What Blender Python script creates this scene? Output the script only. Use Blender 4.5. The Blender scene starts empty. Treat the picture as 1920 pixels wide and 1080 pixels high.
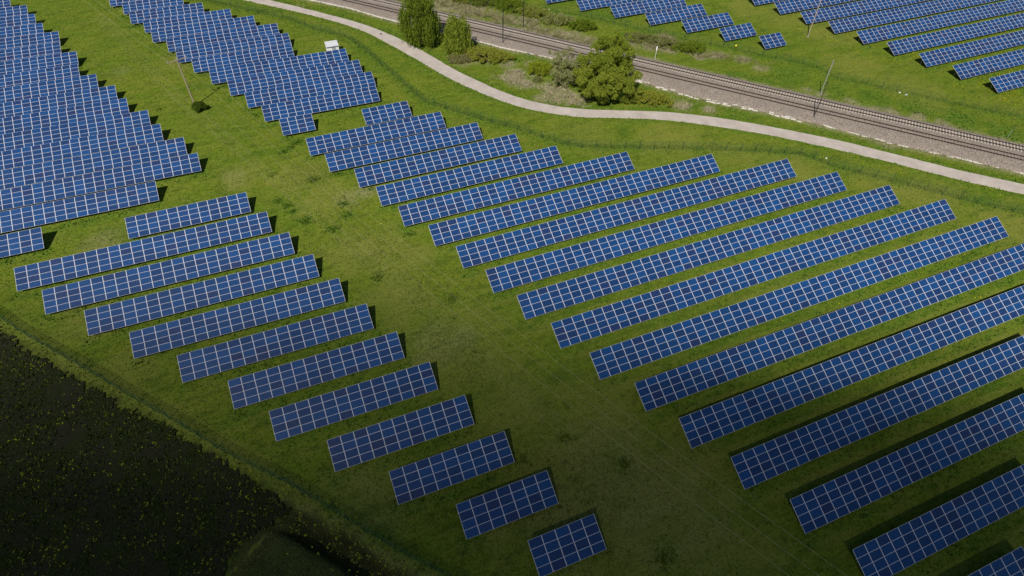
import bpy, bmesh, math, random
import numpy as np
from mathutils import Vector, Matrix

# ------------------------------------------------------------------ camera, sky, sun, exposure
scene = bpy.context.scene
C = scene.collection
rnd = random.Random(7)
rng = np.random.default_rng(11)

F_PX, PITCH, YAW, ROLL, CAM_H = 1156.5327, 0.8090615, 0.3979223, 0.0170864, 72.175135
_fw = np.array([math.sin(YAW)*math.cos(PITCH), math.cos(YAW)*math.cos(PITCH), -math.sin(PITCH)])
_r0 = np.array([math.cos(YAW), -math.sin(YAW), 0.0]); _u0 = np.cross(_r0, _fw)
_r = _r0*math.cos(ROLL)+_u0*math.sin(ROLL); _u = -_r0*math.sin(ROLL)+_u0*math.cos(ROLL)
cam = bpy.data.objects.new('camera', bpy.data.cameras.new('camera')); C.objects.link(cam)
cam.data.sensor_width = 36.0
cam.data.lens = F_PX/1920*36
cam.data.clip_start = 0.5; cam.data.clip_end = 6000
cam.matrix_world = Matrix(((_r[0], _u[0], -_fw[0], 0), (_r[1], _u[1], -_fw[1], 0), (_r[2], _u[2], -_fw[2], CAM_H), (0, 0, 0, 1)))
scene.camera = cam

SUN_AZ, SUN_EL = math.radians(222.6), math.radians(50.4)      # compass bearing of the sun (clockwise from +Y), height
world = bpy.data.worlds.new('World'); scene.world = world; world.use_nodes = True
wn = world.node_tree.nodes; wl = world.node_tree.links; wn.clear()
sky = wn.new('ShaderNodeTexSky'); sky.sky_type = 'NISHITA'; sky.sun_disc = False
sky.sun_elevation = SUN_EL; sky.sun_rotation = SUN_AZ; sky.air_density = 1.0; sky.dust_density = 0.6
bg = wn.new('ShaderNodeBackground'); bg.inputs[1].default_value = 0.05
wo = wn.new('ShaderNodeOutputWorld'); wl.new(sky.outputs[0], bg.inputs[0]); wl.new(bg.outputs[0], wo.inputs[0])
sl = bpy.data.lights.new('sun', 'SUN'); sl.energy = 5.0; sl.angle = math.radians(0.53); sl.color = (1.0, 0.95, 0.87)
sun = bpy.data.objects.new('sun', sl); C.objects.link(sun)
SDIR = Vector((math.sin(SUN_AZ)*math.cos(SUN_EL), math.cos(SUN_AZ)*math.cos(SUN_EL), math.sin(SUN_EL)))   # towards the sun
sun.rotation_euler = SDIR.to_track_quat('Z', 'Y').to_euler(); sun.location = (0, 0, 150)
vs = scene.view_settings
vs.view_transform = 'Standard'; vs.look = 'None'; vs.gamma = 1.0; vs.use_curve_mapping = False; vs.exposure = 0.08
cy = scene.cycles
cy.max_bounces = 5; cy.diffuse_bounces = 2; cy.glossy_bounces = 2; cy.transmission_bounces = 2; cy.volume_bounces = 0; cy.transparent_max_bounces = 6
cy.use_denoising = True

# ------------------------------------------------------------------ helpers
def G(px, py, z=0.0):
    """point of the level plane z seen at a pixel of the 1920 x 1080 survey photograph"""
    d = _fw*F_PX + _r*(px-960) - _u*(py-540)
    t = (z-CAM_H)/d[2]
    return np.array([d[0]*t, d[1]*t, z])

def hash2(ix, iy, seed):
    h = (ix.astype(np.int64)*374761393 + iy.astype(np.int64)*668265263 + seed*982451653) & 0x7fffffff
    h = ((h ^ (h >> 13))*1274126177) & 0x7fffffff
    return ((h ^ (h >> 16)) & 0xffff)/65535.0
def noise2(x, y, s, seed=0):
    x = np.asarray(x)/s; y = np.asarray(y)/s
    ix = np.floor(x); iy = np.floor(y); fx = x-ix; fy = y-iy
    fx = fx*fx*(3-2*fx); fy = fy*fy*(3-2*fy)
    a = hash2(ix, iy, seed); b = hash2(ix+1, iy, seed); c = hash2(ix, iy+1, seed); d = hash2(ix+1, iy+1, seed)
    return (a*(1-fx)+b*fx)*(1-fy)+(c*(1-fx)+d*fx)*fy
def fbm(x, y, s, seed=0, o=4):
    v = 0; a = .5; t = 0
    for i in range(o):
        v = v+a*noise2(x, y, s/2**i, seed+i*17); t += a; a *= .55
    return v/t
def sstep(a, b, x):
    t = np.clip((x-a)/(b-a), 0, 1); return t*t*(3-2*t)

def mesh_np(name, verts, faces, mats=(), cols=None, colname='tint', midx=None, smooth=False):
    me = bpy.data.meshes.new(name)
    verts = np.asarray(verts, np.float32); faces = np.asarray(faces, np.int32)
    k = faces.shape[1]
    me.vertices.add(len(verts)); me.vertices.foreach_set('co', verts.ravel())
    me.loops.add(faces.size); me.loops.foreach_set('vertex_index', faces.ravel())
    me.polygons.add(len(faces)); me.polygons.foreach_set('loop_start', np.arange(len(faces), dtype=np.int32)*k)
    me.polygons.foreach_set('loop_total', np.full(len(faces), k, np.int32))
    if midx is not None: me.polygons.foreach_set('material_index', np.asarray(midx, np.int32))
    me.polygons.foreach_set('use_smooth', np.full(len(faces), bool(smooth)))
    for m in mats: me.materials.append(m)
    me.update(calc_edges=True)
    if cols is not None:
        at = me.color_attributes.new(colname, 'FLOAT_COLOR', 'POINT'); cc = np.ones((len(verts), 4), np.float32)
        cc[:, :cols.shape[1]] = cols; at.data.foreach_set('color', cc.ravel())
    return me

class MB:
    """collects boxes, bars and tubes into one mesh"""
    def __init__(s): s.v = []; s.f = []; s.m = []
    def quad8(s, P, m=0):
        n = len(s.v); s.v += [tuple(p) for p in P]
        for q in ((0, 3, 2, 1), (4, 5, 6, 7), (0, 1, 5, 4), (1, 2, 6, 5), (2, 3, 7, 6), (3, 0, 4, 7)):
            s.f.append(tuple(n+i for i in q)); s.m.append(m)
        return s
    def box(s, x0, x1, y0, y1, z0, z1, m=0):
        return s.quad8([(x0, y0, z0), (x1, y0, z0), (x1, y1, z0), (x0, y1, z0), (x0, y0, z1), (x1, y0, z1), (x1, y1, z1), (x0, y1, z1)], m)
    def bar(s, a, b, w, h=None, m=0, w2=None, up=(0, 0, 1)):
        a = Vector(a); b = Vector(b); d = (b-a).normalized(); h = h or w; w2 = w2 if w2 is not None else w; h2 = h*w2/w
        upv = Vector(up)
        if abs(d.dot(upv)) > .95: upv = Vector((0, 1, 0))
        r = d.cross(upv).normalized(); u = r.cross(d)
        P = [a-r*w/2-u*h/2, a+r*w/2-u*h/2, a+r*w/2+u*h/2, a-r*w/2+u*h/2, b-r*w2/2-u*h2/2, b+r*w2/2-u*h2/2, b+r*w2/2+u*h2/2, b-r*w2/2+u*h2/2]
        return s.quad8(P, m)
    def tube(s, pts, rad, n=6, m=0):
        rads = rad if isinstance(rad, (list, tuple)) else [rad]*len(pts)
        base = len(s.v); pts = [Vector(p) for p in pts]
        for i, p in enumerate(pts):
            d = (pts[min(i+1, len(pts)-1)]-pts[max(i-1, 0)]).normalized()
            a = Vector((1, 0, 0)) if abs(d.x) < .9 else Vector((0, 1, 0))
            r = d.cross(a).normalized(); u = d.cross(r)
            for k in range(n):
                t = 2*math.pi*k/n; s.v.append(tuple(p+(r*math.cos(t)+u*math.sin(t))*rads[i]))
        for i in range(len(pts)-1):
            for k in range(n):
                a0 = base+i*n+k; a1 = base+i*n+(k+1) % n
                s.f.append((a0, a1, a1+n, a0+n)); s.m.append(m)
        s.f.append(tuple(base+k for k in range(n))[::-1]); s.m.append(m)
        s.f.append(tuple(base+(len(pts)-1)*n+k for k in range(n))); s.m.append(m)
        return s
    def mesh(s, name, *mats):
        me = bpy.data.meshes.new(name); me.from_pydata(s.v, [], s.f); me.polygons.foreach_set('material_index', s.m)
        for m in mats: me.materials.append(m)
        me.update(); return me

def add(name, data, parent=None, loc=None, rot=None):
    o = bpy.data.objects.new(name, data); C.objects.link(o)
    if parent is not None: o.parent = parent
    if loc is not None: o.location = loc
    if rot is not None: o.rotation_euler = rot
    return o
def tag(o, label=None, cat=None, group=None, kind=None):
    if label: o['label'] = label
    if cat: o['category'] = cat
    if group: o['group'] = group
    if kind: o['kind'] = kind
    return o
def copy_thing(root, loc=None, rotz=None):
    r = root.copy(); C.objects.link(r)
    if loc is not None: r.location = loc
    if rotz is not None: r.rotation_euler = (0, 0, rotz)
    for ch in list(root.children):
        c = ch.copy(); C.objects.link(c); c.parent = r
        for g in list(ch.children):
            d = g.copy(); C.objects.link(d); d.parent = c
    return r

# ------------------------------------------------------------------ materials
def nmat(name):
    m = bpy.data.materials.new(name); m.use_nodes = True
    nt = m.node_tree; b = nt.nodes['Principled BSDF']; return m, nt, b
def N(nt, t, **k):
    n = nt.nodes.new(t)
    for a, v in k.items(): setattr(n, a, v)
    return n
def math_(nt, op, a, b=None, c=None, clamp=False):
    n = nt.nodes.new('ShaderNodeMath'); n.operation = op; n.use_clamp = clamp
    for i, v in enumerate((a, b, c)):
        if v is None: continue
        if hasattr(v, 'links') or hasattr(v, 'is_output'): nt.links.new(v, n.inputs[i])
        else: n.inputs[i].default_value = v
    return n.outputs[0]
def mixc(nt, f, a, b, mode='MIX'):
    n = nt.nodes.new('ShaderNodeMix'); n.data_type = 'RGBA'; n.blend_type = mode
    for s, v in ((n.inputs[0], f), (n.inputs[6], a), (n.inputs[7], b)):
        if hasattr(v, 'is_output'): nt.links.new(v, s)
        elif s is n.inputs[0]: s.default_value = v
        else: s.default_value = (*v, 1)
    return n.outputs[2]
def noise_(nt, scale, detail=3, rough=.55, vec=None, dist=0):
    n = nt.nodes.new('ShaderNodeTexNoise'); n.inputs['Scale'].default_value = scale; n.inputs['Detail'].default_value = detail
    n.inputs['Roughness'].default_value = rough; n.inputs['Distortion'].default_value = dist
    if vec is not None: nt.links.new(vec, n.inputs['Vector'])
    return n.outputs['Fac']
def ramp_(nt, fac, stops):
    n = nt.nodes.new('ShaderNodeMapRange'); n.clamp = True
    n.inputs[1].default_value, n.inputs[2].default_value, n.inputs[3].default_value, n.inputs[4].default_value = stops
    nt.links.new(fac, n.inputs[0]); return n.outputs[0]
def bump(nt, b, h, strength=.5, dist=.1):
    n = nt.nodes.new('ShaderNodeBump'); n.inputs['Strength'].default_value = strength; n.inputs['Distance'].default_value = dist
    nt.links.new(h, n.inputs['Height']); nt.links.new(n.outputs[0], b.inputs['Normal'])
def plain(name, col, rough=.7, metal=0.0, var=.15, scale=3.0, bmp=0.0):
    m, nt, b = nmat(name); tc = N(nt, 'ShaderNodeTexCoord')
    f = noise_(nt, scale, 4, .6, tc.outputs['Object'])
    c = mixc(nt, f, tuple(max(0, v*(1-var)) for v in col), tuple(min(1, v*(1+var)) for v in col))
    nt.links.new(c, b.inputs['Base Color']); b.inputs['Roughness'].default_value = rough; b.inputs['Metallic'].default_value = metal
    if bmp: bump(nt, b, f, bmp, .05)
    return m

M = {}
M['frame'] = plain('module_frame', (.58, .58, .62), .55, 0.0, .08, 1.5)
M['galv'] = plain('galvanised_steel', (.42, .43, .45), .5, .5, .2, 4)
M['concrete'] = plain('pale_concrete', (.56, .53, .47), .85, 0, .22, 1.2, .2)
M['sleeper'] = plain('sleeper_concrete', (.47, .42, .37), .85, 0, .2, 2)
M['old_sleeper'] = plain('weathered_sleeper', (.25, .21, .18), .9, 0, .25, 2)
M['rail'] = plain('rusty_rail', (.055, .036, .026), .6, .2, .3, 2)
M['green_wire'] = plain('green_coated_wire', (.012, .06, .032), .6, 0, .1, 2)
M['dark_pole'] = plain('dark_painted_steel', (.035, .035, .025), .6, .1, .2, 2)
M['wood_pole'] = plain('weathered_wood', (.33, .26, .20), .85, 0, .25, 2.5, .2)
M['bark'] = plain('bark', (.09, .07, .05), .9, 0, .3, 5, .4)
M['wire'] = plain('weathered_conductor', (.42, .38, .26), .5, .3, .1, .3)
M['white'] = plain('white_render', (.80, .80, .78), .75, 0, .06, 1.0)
M['grey_door'] = plain('grey_door', (.36, .38, .42), .6, 0, .1, 2)
M['black'] = plain('black_feathers', (.012, .012, .014), .6, 0, .2, 6)
M['yellow_paint'] = plain('yellow_paint', (.80, .62, .02), .5, 0, .1, 2)
M['bluegrey'] = plain('blue_grey_plastic', (.45, .50, .55), .6, 0, .15, 3)

def glass_material():
    m, nt, b = nmat('polycrystalline_cells'); tc = N(nt, 'ShaderNodeTexCoord'); sep = N(nt, 'ShaderNodeSeparateXYZ')
    nt.links.new(tc.outputs['Object'], sep.inputs[0]); X, Y = sep.outputs[0], sep.outputs[1]
    # cells: 10 x 6 of .156 m
    def line(coord, off, pitch, half):
        a = math_(nt, 'SUBTRACT', coord, off); a = math_(nt, 'DIVIDE', a, pitch); a = math_(nt, 'FRACT', a)
        a = math_(nt, 'SUBTRACT', a, .5); a = math_(nt, 'ABSOLUTE', a)
        return math_(nt, 'GREATER_THAN', a, .5-half/pitch)
    gx = line(X, .05, .157, .0035); gy = line(Y, .045, .150, .0050)
    bus = line(Y, .045+.0375, .075, .0024)
    gap = math_(nt, 'MAXIMUM', gx, gy)
    info = N(nt, 'ShaderNodeObjectInfo'); R = info.outputs['Random']
    # each module has its own tone of blue; a few are violet-dark
    c1 = mixc(nt, ramp_(nt, R, (0.0, 1.0, 0, 1)), (.0012, .023, .088), (.0022, .047, .165))
    R2 = math_(nt, 'FRACT', math_(nt, 'MULTIPLY', R, 37.7))
    c2 = mixc(nt, ramp_(nt, R2, (.70, 1.0, 0, .9)), c1, (.010, .018, .068))
    oc = N(nt, 'ShaderNodeVectorMath', operation='ADD'); nt.links.new(tc.outputs['Object'], oc.inputs[0])
    cmb = N(nt, 'ShaderNodeCombineXYZ'); nt.links.new(math_(nt, 'MULTIPLY', R, 91.0), cmb.inputs[2]); nt.links.new(cmb.outputs[0], oc.inputs[1])
    f = noise_(nt, 5.0, 3, .6, oc.outputs[0]); c3 = mixc(nt, ramp_(nt, f, (.3, .7, 0, .35)), c2, (.006, .048, .170))
    c4 = mixc(nt, math_(nt, 'MULTIPLY', gap, .26), c3, (.16, .21, .33))
    c5 = mixc(nt, math_(nt, 'MULTIPLY', bus, .24), c4, (.12, .17, .30))
    nt.links.new(c5, b.inputs['Base Color'])
    b.inputs['Roughness'].default_value = .36; b.inputs['IOR'].default_value = 1.33
    b.inputs['Coat Weight'].default_value = .06; b.inputs['Coat Roughness'].default_value = .07
    return m
M['glass'] = glass_material()

def foliage_material(name, tr=.35, rough=.75):
    m, nt, b = nmat(name); at = N(nt, 'ShaderNodeAttribute', attribute_name='tint')
    nt.links.new(at.outputs['Color'], b.inputs['Base Color']); b.inputs['Roughness'].default_value = rough
    b.inputs['Specular IOR Level'].default_value = .1
    t = N(nt, 'ShaderNodeBsdfTranslucent'); mx = N(nt, 'ShaderNodeMixShader'); mx.inputs[0].default_value = tr
    nt.links.new(at.outputs['Color'], t.inputs[0]); nt.links.new(b.outputs[0], mx.inputs[1]); nt.links.new(t.outputs[0], mx.inputs[2])
    nt.links.new(mx.outputs[0], nt.nodes['Material Output'].inputs[0]); return m
M['leaf'] = foliage_material('leaves', .42)
M['grass_blade'] = foliage_material('grass_blades', .2)

def ground_material():
    m, nt, b = nmat('meadow'); geo = N(nt, 'ShaderNodeNewGeometry'); P = geo.outputs['Position']
    at = N(nt, 'ShaderNodeAttribute', attribute_name='zone'); sep = N(nt, 'ShaderNodeSeparateColor'); nt.links.new(at.outputs['Color'], sep.inputs[0])
    mp = N(nt, 'ShaderNodeMapping'); mp.inputs['Scale'].default_value = (.45, 1.0, 1.0); nt.links.new(P, mp.inputs['Vector'])
    n1 = noise_(nt, .085, 6, .66, mp.outputs[0], .8); n2 = noise_(nt, .55, 5, .65, mp.outputs[0], .4); n3 = noise_(nt, 3.2, 4, .7, P); n4 = noise_(nt, 11, 3, .7, P)
    g = mixc(nt, ramp_(nt, n1, (.36, .64, 0, 1)), (.062, .122, .0045), (.150, .172, .0150))
    g = mixc(nt, ramp_(nt, n2, (.44, .60, 0, .75)), g, (.108, .168, .0080))
    g = mixc(nt, ramp_(nt, n2, (.47, .36, 0, .8)), g, (.046, .092, .0045)); n7 = noise_(nt, .33, 5, .7, P, .8); g = mixc(nt, ramp_(nt, n7, (.56, .70, 0, .55)), g, (.168, .160, .036))
    g = mixc(nt, math_(nt, 'MULTIPLY', sep.outputs[1], .85), g, mixc(nt, n2, (.050, .118, .010), (.084, .160, .014)))
    mp2 = N(nt, 'ShaderNodeMapping'); mp2.inputs['Scale'].default_value = (.16, .85, 1.0); mp2.inputs['Rotation'].default_value = (0, 0, .25); nt.links.new(P, mp2.inputs['Vector'])
    n6 = noise_(nt, 1.0, 4, .6, mp2.outputs[0], 1.6); g = mixc(nt, ramp_(nt, n6, (.50, .68, 0, .55)), g, (.178, .190, .034)); g = mixc(nt, ramp_(nt, n6, (.46, .30, 0, .5)), g, (.052, .104, .006))
    n5 = noise_(nt, 1.25, 4, .68, P, .5); g = mixc(nt, ramp_(nt, n5, (.47, .33, 0, .9)), g, (.042, .080, .0040)); g = mixc(nt, ramp_(nt, n5, (.55, .70, 0, .60)), g, (.165, .200, .022))
    wd = math_(nt, 'MULTIPLY', sep.outputs[0], ramp_(nt, n2, (.25, .62, .45, 1.0)))
    g = mixc(nt, wd, g, mixc(nt, n1, (.150, .170, .024), (.205, .200, .045)))
    ws = math_(nt, 'MULTIPLY', sep.outputs[2], ramp_(nt, n2, (.30, .56, .30, 1.15)), clamp=True)
    g = mixc(nt, ws, g, mixc(nt, n3, (.180, .150, .092), (.400, .345, .240)))
    g = mixc(nt, math_(nt, 'MULTIPLY', at.outputs['Alpha'], ramp_(nt, n2, (.2, .5, .75, 1.0)), clamp=True), g, mixc(nt, n3, (.010, .011, .006), (.034, .034, .018)))
    g = mixc(nt, ramp_(nt, n3, (.48, .34, 0, .75)), g, (.038, .062, .0045))
    g = mixc(nt, ramp_(nt, n4, (.52, .66, 0, .65)), g, (.220, .250, .050))
    nt.links.new(g, b.inputs['Base Color']); b.inputs['Roughness'].default_value = .95; b.inputs['Specular IOR Level'].default_value = .1
    h = math_(nt, 'ADD', math_(nt, 'MULTIPLY', n3, .6), math_(nt, 'MULTIPLY', n4, .35)); bump(nt, b, h, .9, .22)
    return m
M['meadow'] = ground_material()
def soil_material():
    m, nt, b = nmat('dark_soil'); geo = N(nt, 'ShaderNodeNewGeometry'); P = geo.outputs['Position']
    n1 = noise_(nt, .25, 4, .6, P); n2 = noise_(nt, 2.6, 5, .7, P); n3 = noise_(nt, 9, 3, .7, P)
    g = mixc(nt, n2, (.014, .016, .008), (.046, .046, .024)); g = mixc(nt, ramp_(nt, n1, (.40, .66, 0, .8)), g, (.024, .036, .006))
    g = mixc(nt, ramp_(nt, n3, (.60, .75, 0, .4)), g, (.05, .06, .018))
    nt.links.new(g, b.inputs['Base Color']); b.inputs['Roughness'].default_value = .95; b.inputs['Specular IOR Level'].default_value = .1
    bump(nt, b, math_(nt, 'ADD', n2, math_(nt, 'MULTIPLY', n3, .5)), 1.0, .25); return m
M['soil'] = soil_material()
def ballast_material():
    m, nt, b = nmat('ballast'); geo = N(nt, 'ShaderNodeNewGeometry'); P = geo.outputs['Position']
    v = N(nt, 'ShaderNodeTexVoronoi'); v.inputs['Scale'].default_value = 5.5; nt.links.new(P, v.inputs['Vector'])
    sp = N(nt, 'ShaderNodeSeparateColor'); nt.links.new(v.outputs['Color'], sp.inputs[0])
    n1 = noise_(nt, .3, 4, .6, P); n2 = noise_(nt, 2.2, 4, .65, P)
    g = mixc(nt, sp.outputs[0], (.118, .094, .074), (.345, .288, .238)); g = mixc(nt, ramp_(nt, n1, (.42, .68, 0, .55)), g, (.20, .168, .138))
    g = mixc(nt, ramp_(nt, n2, (.50, .72, 0, .35)), g, (.33, .31, .28))
    nt.links.new(g, b.inputs['Base Color']); b.inputs['Roughness'].default_value = .95
    bump(nt, b, v.outputs['Distance'], 1.0, .12); return m
M['ballast'] = ballast_material()
def path_material():
    m, nt, b = nmat('pale_asphalt'); geo = N(nt, 'ShaderNodeNewGeometry'); P = geo.outputs['Position']
    n1 = noise_(nt, .35, 4, .6, P); n2 = noise_(nt, 14, 3, .7, P)
    g = mixc(nt, ramp_(nt, n1, (.3, .7, 0, 1)), (.345, .298, .264), (.465, .408, .366)); n3 = noise_(nt, 1.6, 4, .7, P); g = mixc(nt, ramp_(nt, n3, (.55, .75, 0, .5)), g, (.25, .22, .19)); g = mixc(nt, ramp_(nt, n2, (.4, .7, 0, .25)), g, (.26, .235, .21))
    nt.links.new(g, b.inputs['Base Color']); b.inputs['Roughness'].default_value = .9; return m
M['path'] = path_material()
def shade_cloud_material():
    m = bpy.data.materials.new('shade_cloud_volume'); m.use_nodes = True; nt = m.node_tree; nt.nodes.clear()
    v = N(nt, 'ShaderNodeVolumePrincipled'); v.inputs['Color'].default_value = (.22, .22, .22, 1); v.inputs['Density'].default_value = .0165  # dark absorbing volume for the added shade caster out of view
    v.inputs['Anisotropy'].default_value = .4
    o = N(nt, 'ShaderNodeOutputMaterial'); nt.links.new(v.outputs[0], o.inputs['Volume']); return m
M['added_shade_cloud'] = shade_cloud_material()

# ------------------------------------------------------------------ ground plan
def xy(lst, z=0.0): return np.array([G(a, b, z)[:2] for a, b in lst])
def chaikin(P, n=2):
    for _ in range(n):
        Q = [P[0]]
        for a, b in zip(P[:-1], P[1:]): Q += [a*.75+b*.25, a*.25+b*.75]
        P = np.array(Q+[P[-1]])
    return P
def extend(P, d0, d1):
    a = P[0]-P[1]; b = P[-1]-P[-2]
    return np.vstack([P[0]+a/np.linalg.norm(a)*d0, P, P[-1]+b/np.linalg.norm(b)*d1])
def pdist(x, y, P):
    """distance to a polyline and the signed side (left of travel is positive)"""
    best = np.full(x.shape, 1e9); side = np.zeros(x.shape)
    for a, b in zip(P[:-1], P[1:]):
        d = b-a; L = max(d@d, 1e-9); t = np.clip(((x-a[0])*d[0]+(y-a[1])*d[1])/L, 0, 1)
        ex = x-a[0]-t*d[0]; ey = y-a[1]-t*d[1]; q = np.hypot(ex, ey); m = q < best
        best = np.where(m, q, best); side = np.where(m, np.sign(d[0]*ey-d[1]*ex), side)
    return best, side
def inpoly(x, y, P):
    ins = np.zeros(x.shape, bool); j = len(P)-1
    for i in range(len(P)):
        xi, yi = P[i]; xj, yj = P[j]
        c = ((yi > y) != (yj > y)) & (x < (xj-xi)*(y-yi)/(yj-yi+1e-12)+xi)
        ins ^= c; j = i
    return ins

PATH_L = chaikin(extend(xy([(480,5),(605,32.5),(687,59),(730,82.5),(780,110),(830,140),(880,165),(960,197),(1022,211),(1085,219.5),(1172,221),(1260,225),(1360,239),(1440,252),(1560,277.5),(1680,306),(1800,337.5),(1920,364)]), 60, 60))
PATH_R = chaikin(extend(xy([(505,0),(605,24),(695,49),(755,75),(805,102.5),(855,132.5),(905,156),(960,180),(1022,196),(1085,205),(1172,207.5),(1260,210),(1360,222.5),(1440,236.7),(1560,260),(1680,289.5),(1800,320),(1920,346)]), 60, 60))
PATH_POLY = np.vstack([PATH_L, PATH_R[::-1]])
RO = G(960, 57, .65)[:2]; RE = G(1440, 167.5, .65)[:2]
RU = (RE-RO)/np.linalg.norm(RE-RO); RN = np.array([-RU[1], RU[0]])
NEAR = -4.15                                                    # second track, metres from the first
def rail_sn(x, y): return (x-RO[0])*RU[0]+(y-RO[1])*RU[1], (x-RO[0])*RN[0]+(y-RO[1])*RN[1]
KERB = xy([(585,0),(655,15),(705,30),(752.5,42),(815,57),(892,76),(942,89),(1047,111),(1185,147.5),(1270,172),(1335,189),(1440,210),(1522,229),(1590,246),(1680,270),(1800,296),(1890,317.5)], .12)
KERB = extend(KERB, 40, 50)
FENCE_A = xy([(440,14),(489,25),(540,36),(590,57),(630,65),(655,74),(695,105),(716,124),(737,142),(760,162.5),(784,182),(794,192),(810.5,197.5),(854.5,210),(917.5,229),(956,239),(981,247),(1004.5,256),(1028.5,263),(1053.5,270),(1072.7,276),(1095.6,277),(1148.7,278),(1202,280),(1285,280.5),(1367.5,283),(1422.5,285),(1505.5,291),(1562.5,314),(1625,329.5),(1690,346),(1754.5,362.5),(1825,381),(1897,397)])
FENCE_A = extend(FENCE_A, 25, 30)
FENCE_B = extend(xy([(0,596),(45,627),(100,659),(150,687),(200,717),(250,748),(292,771),(362,812),(412,844),(475,876),(540.6,907.5),(603,946.3),(679,993),(760,1041),(801,1062.5)]), 25, 30)
FENCE_C = extend(xy([(1022,22),(1066,27),(1140,42),(1239,66),(1324,84),(1375,93),(1414,102),(1460,112.5),(1514,122),(1532,127.5),(1568,149),(1614,156),(1668,169),(1721,181),(1777.5,192.5),(1834,206),(1894,217.5)]), 40, 30)
FIELD = xy([(0,620),(62,660),(100,690),(150,715),(212,747),(250,769),(325,810),(370,837),(425,870),(480,907),(525,936),(548,962),(500,990),(465,1010),(430,1050),(395,1100),(350,1180)])
FIELD = np.vstack([[-75.0, 118.0], FIELD, [-60.0, 20.0], [-90.0, 30.0]])
DITCH = xy([(517,972),(560,987),(612,1014),(668,1052),(722,1086)]); DITCH = extend(DITCH, 1.5, 30)

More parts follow.
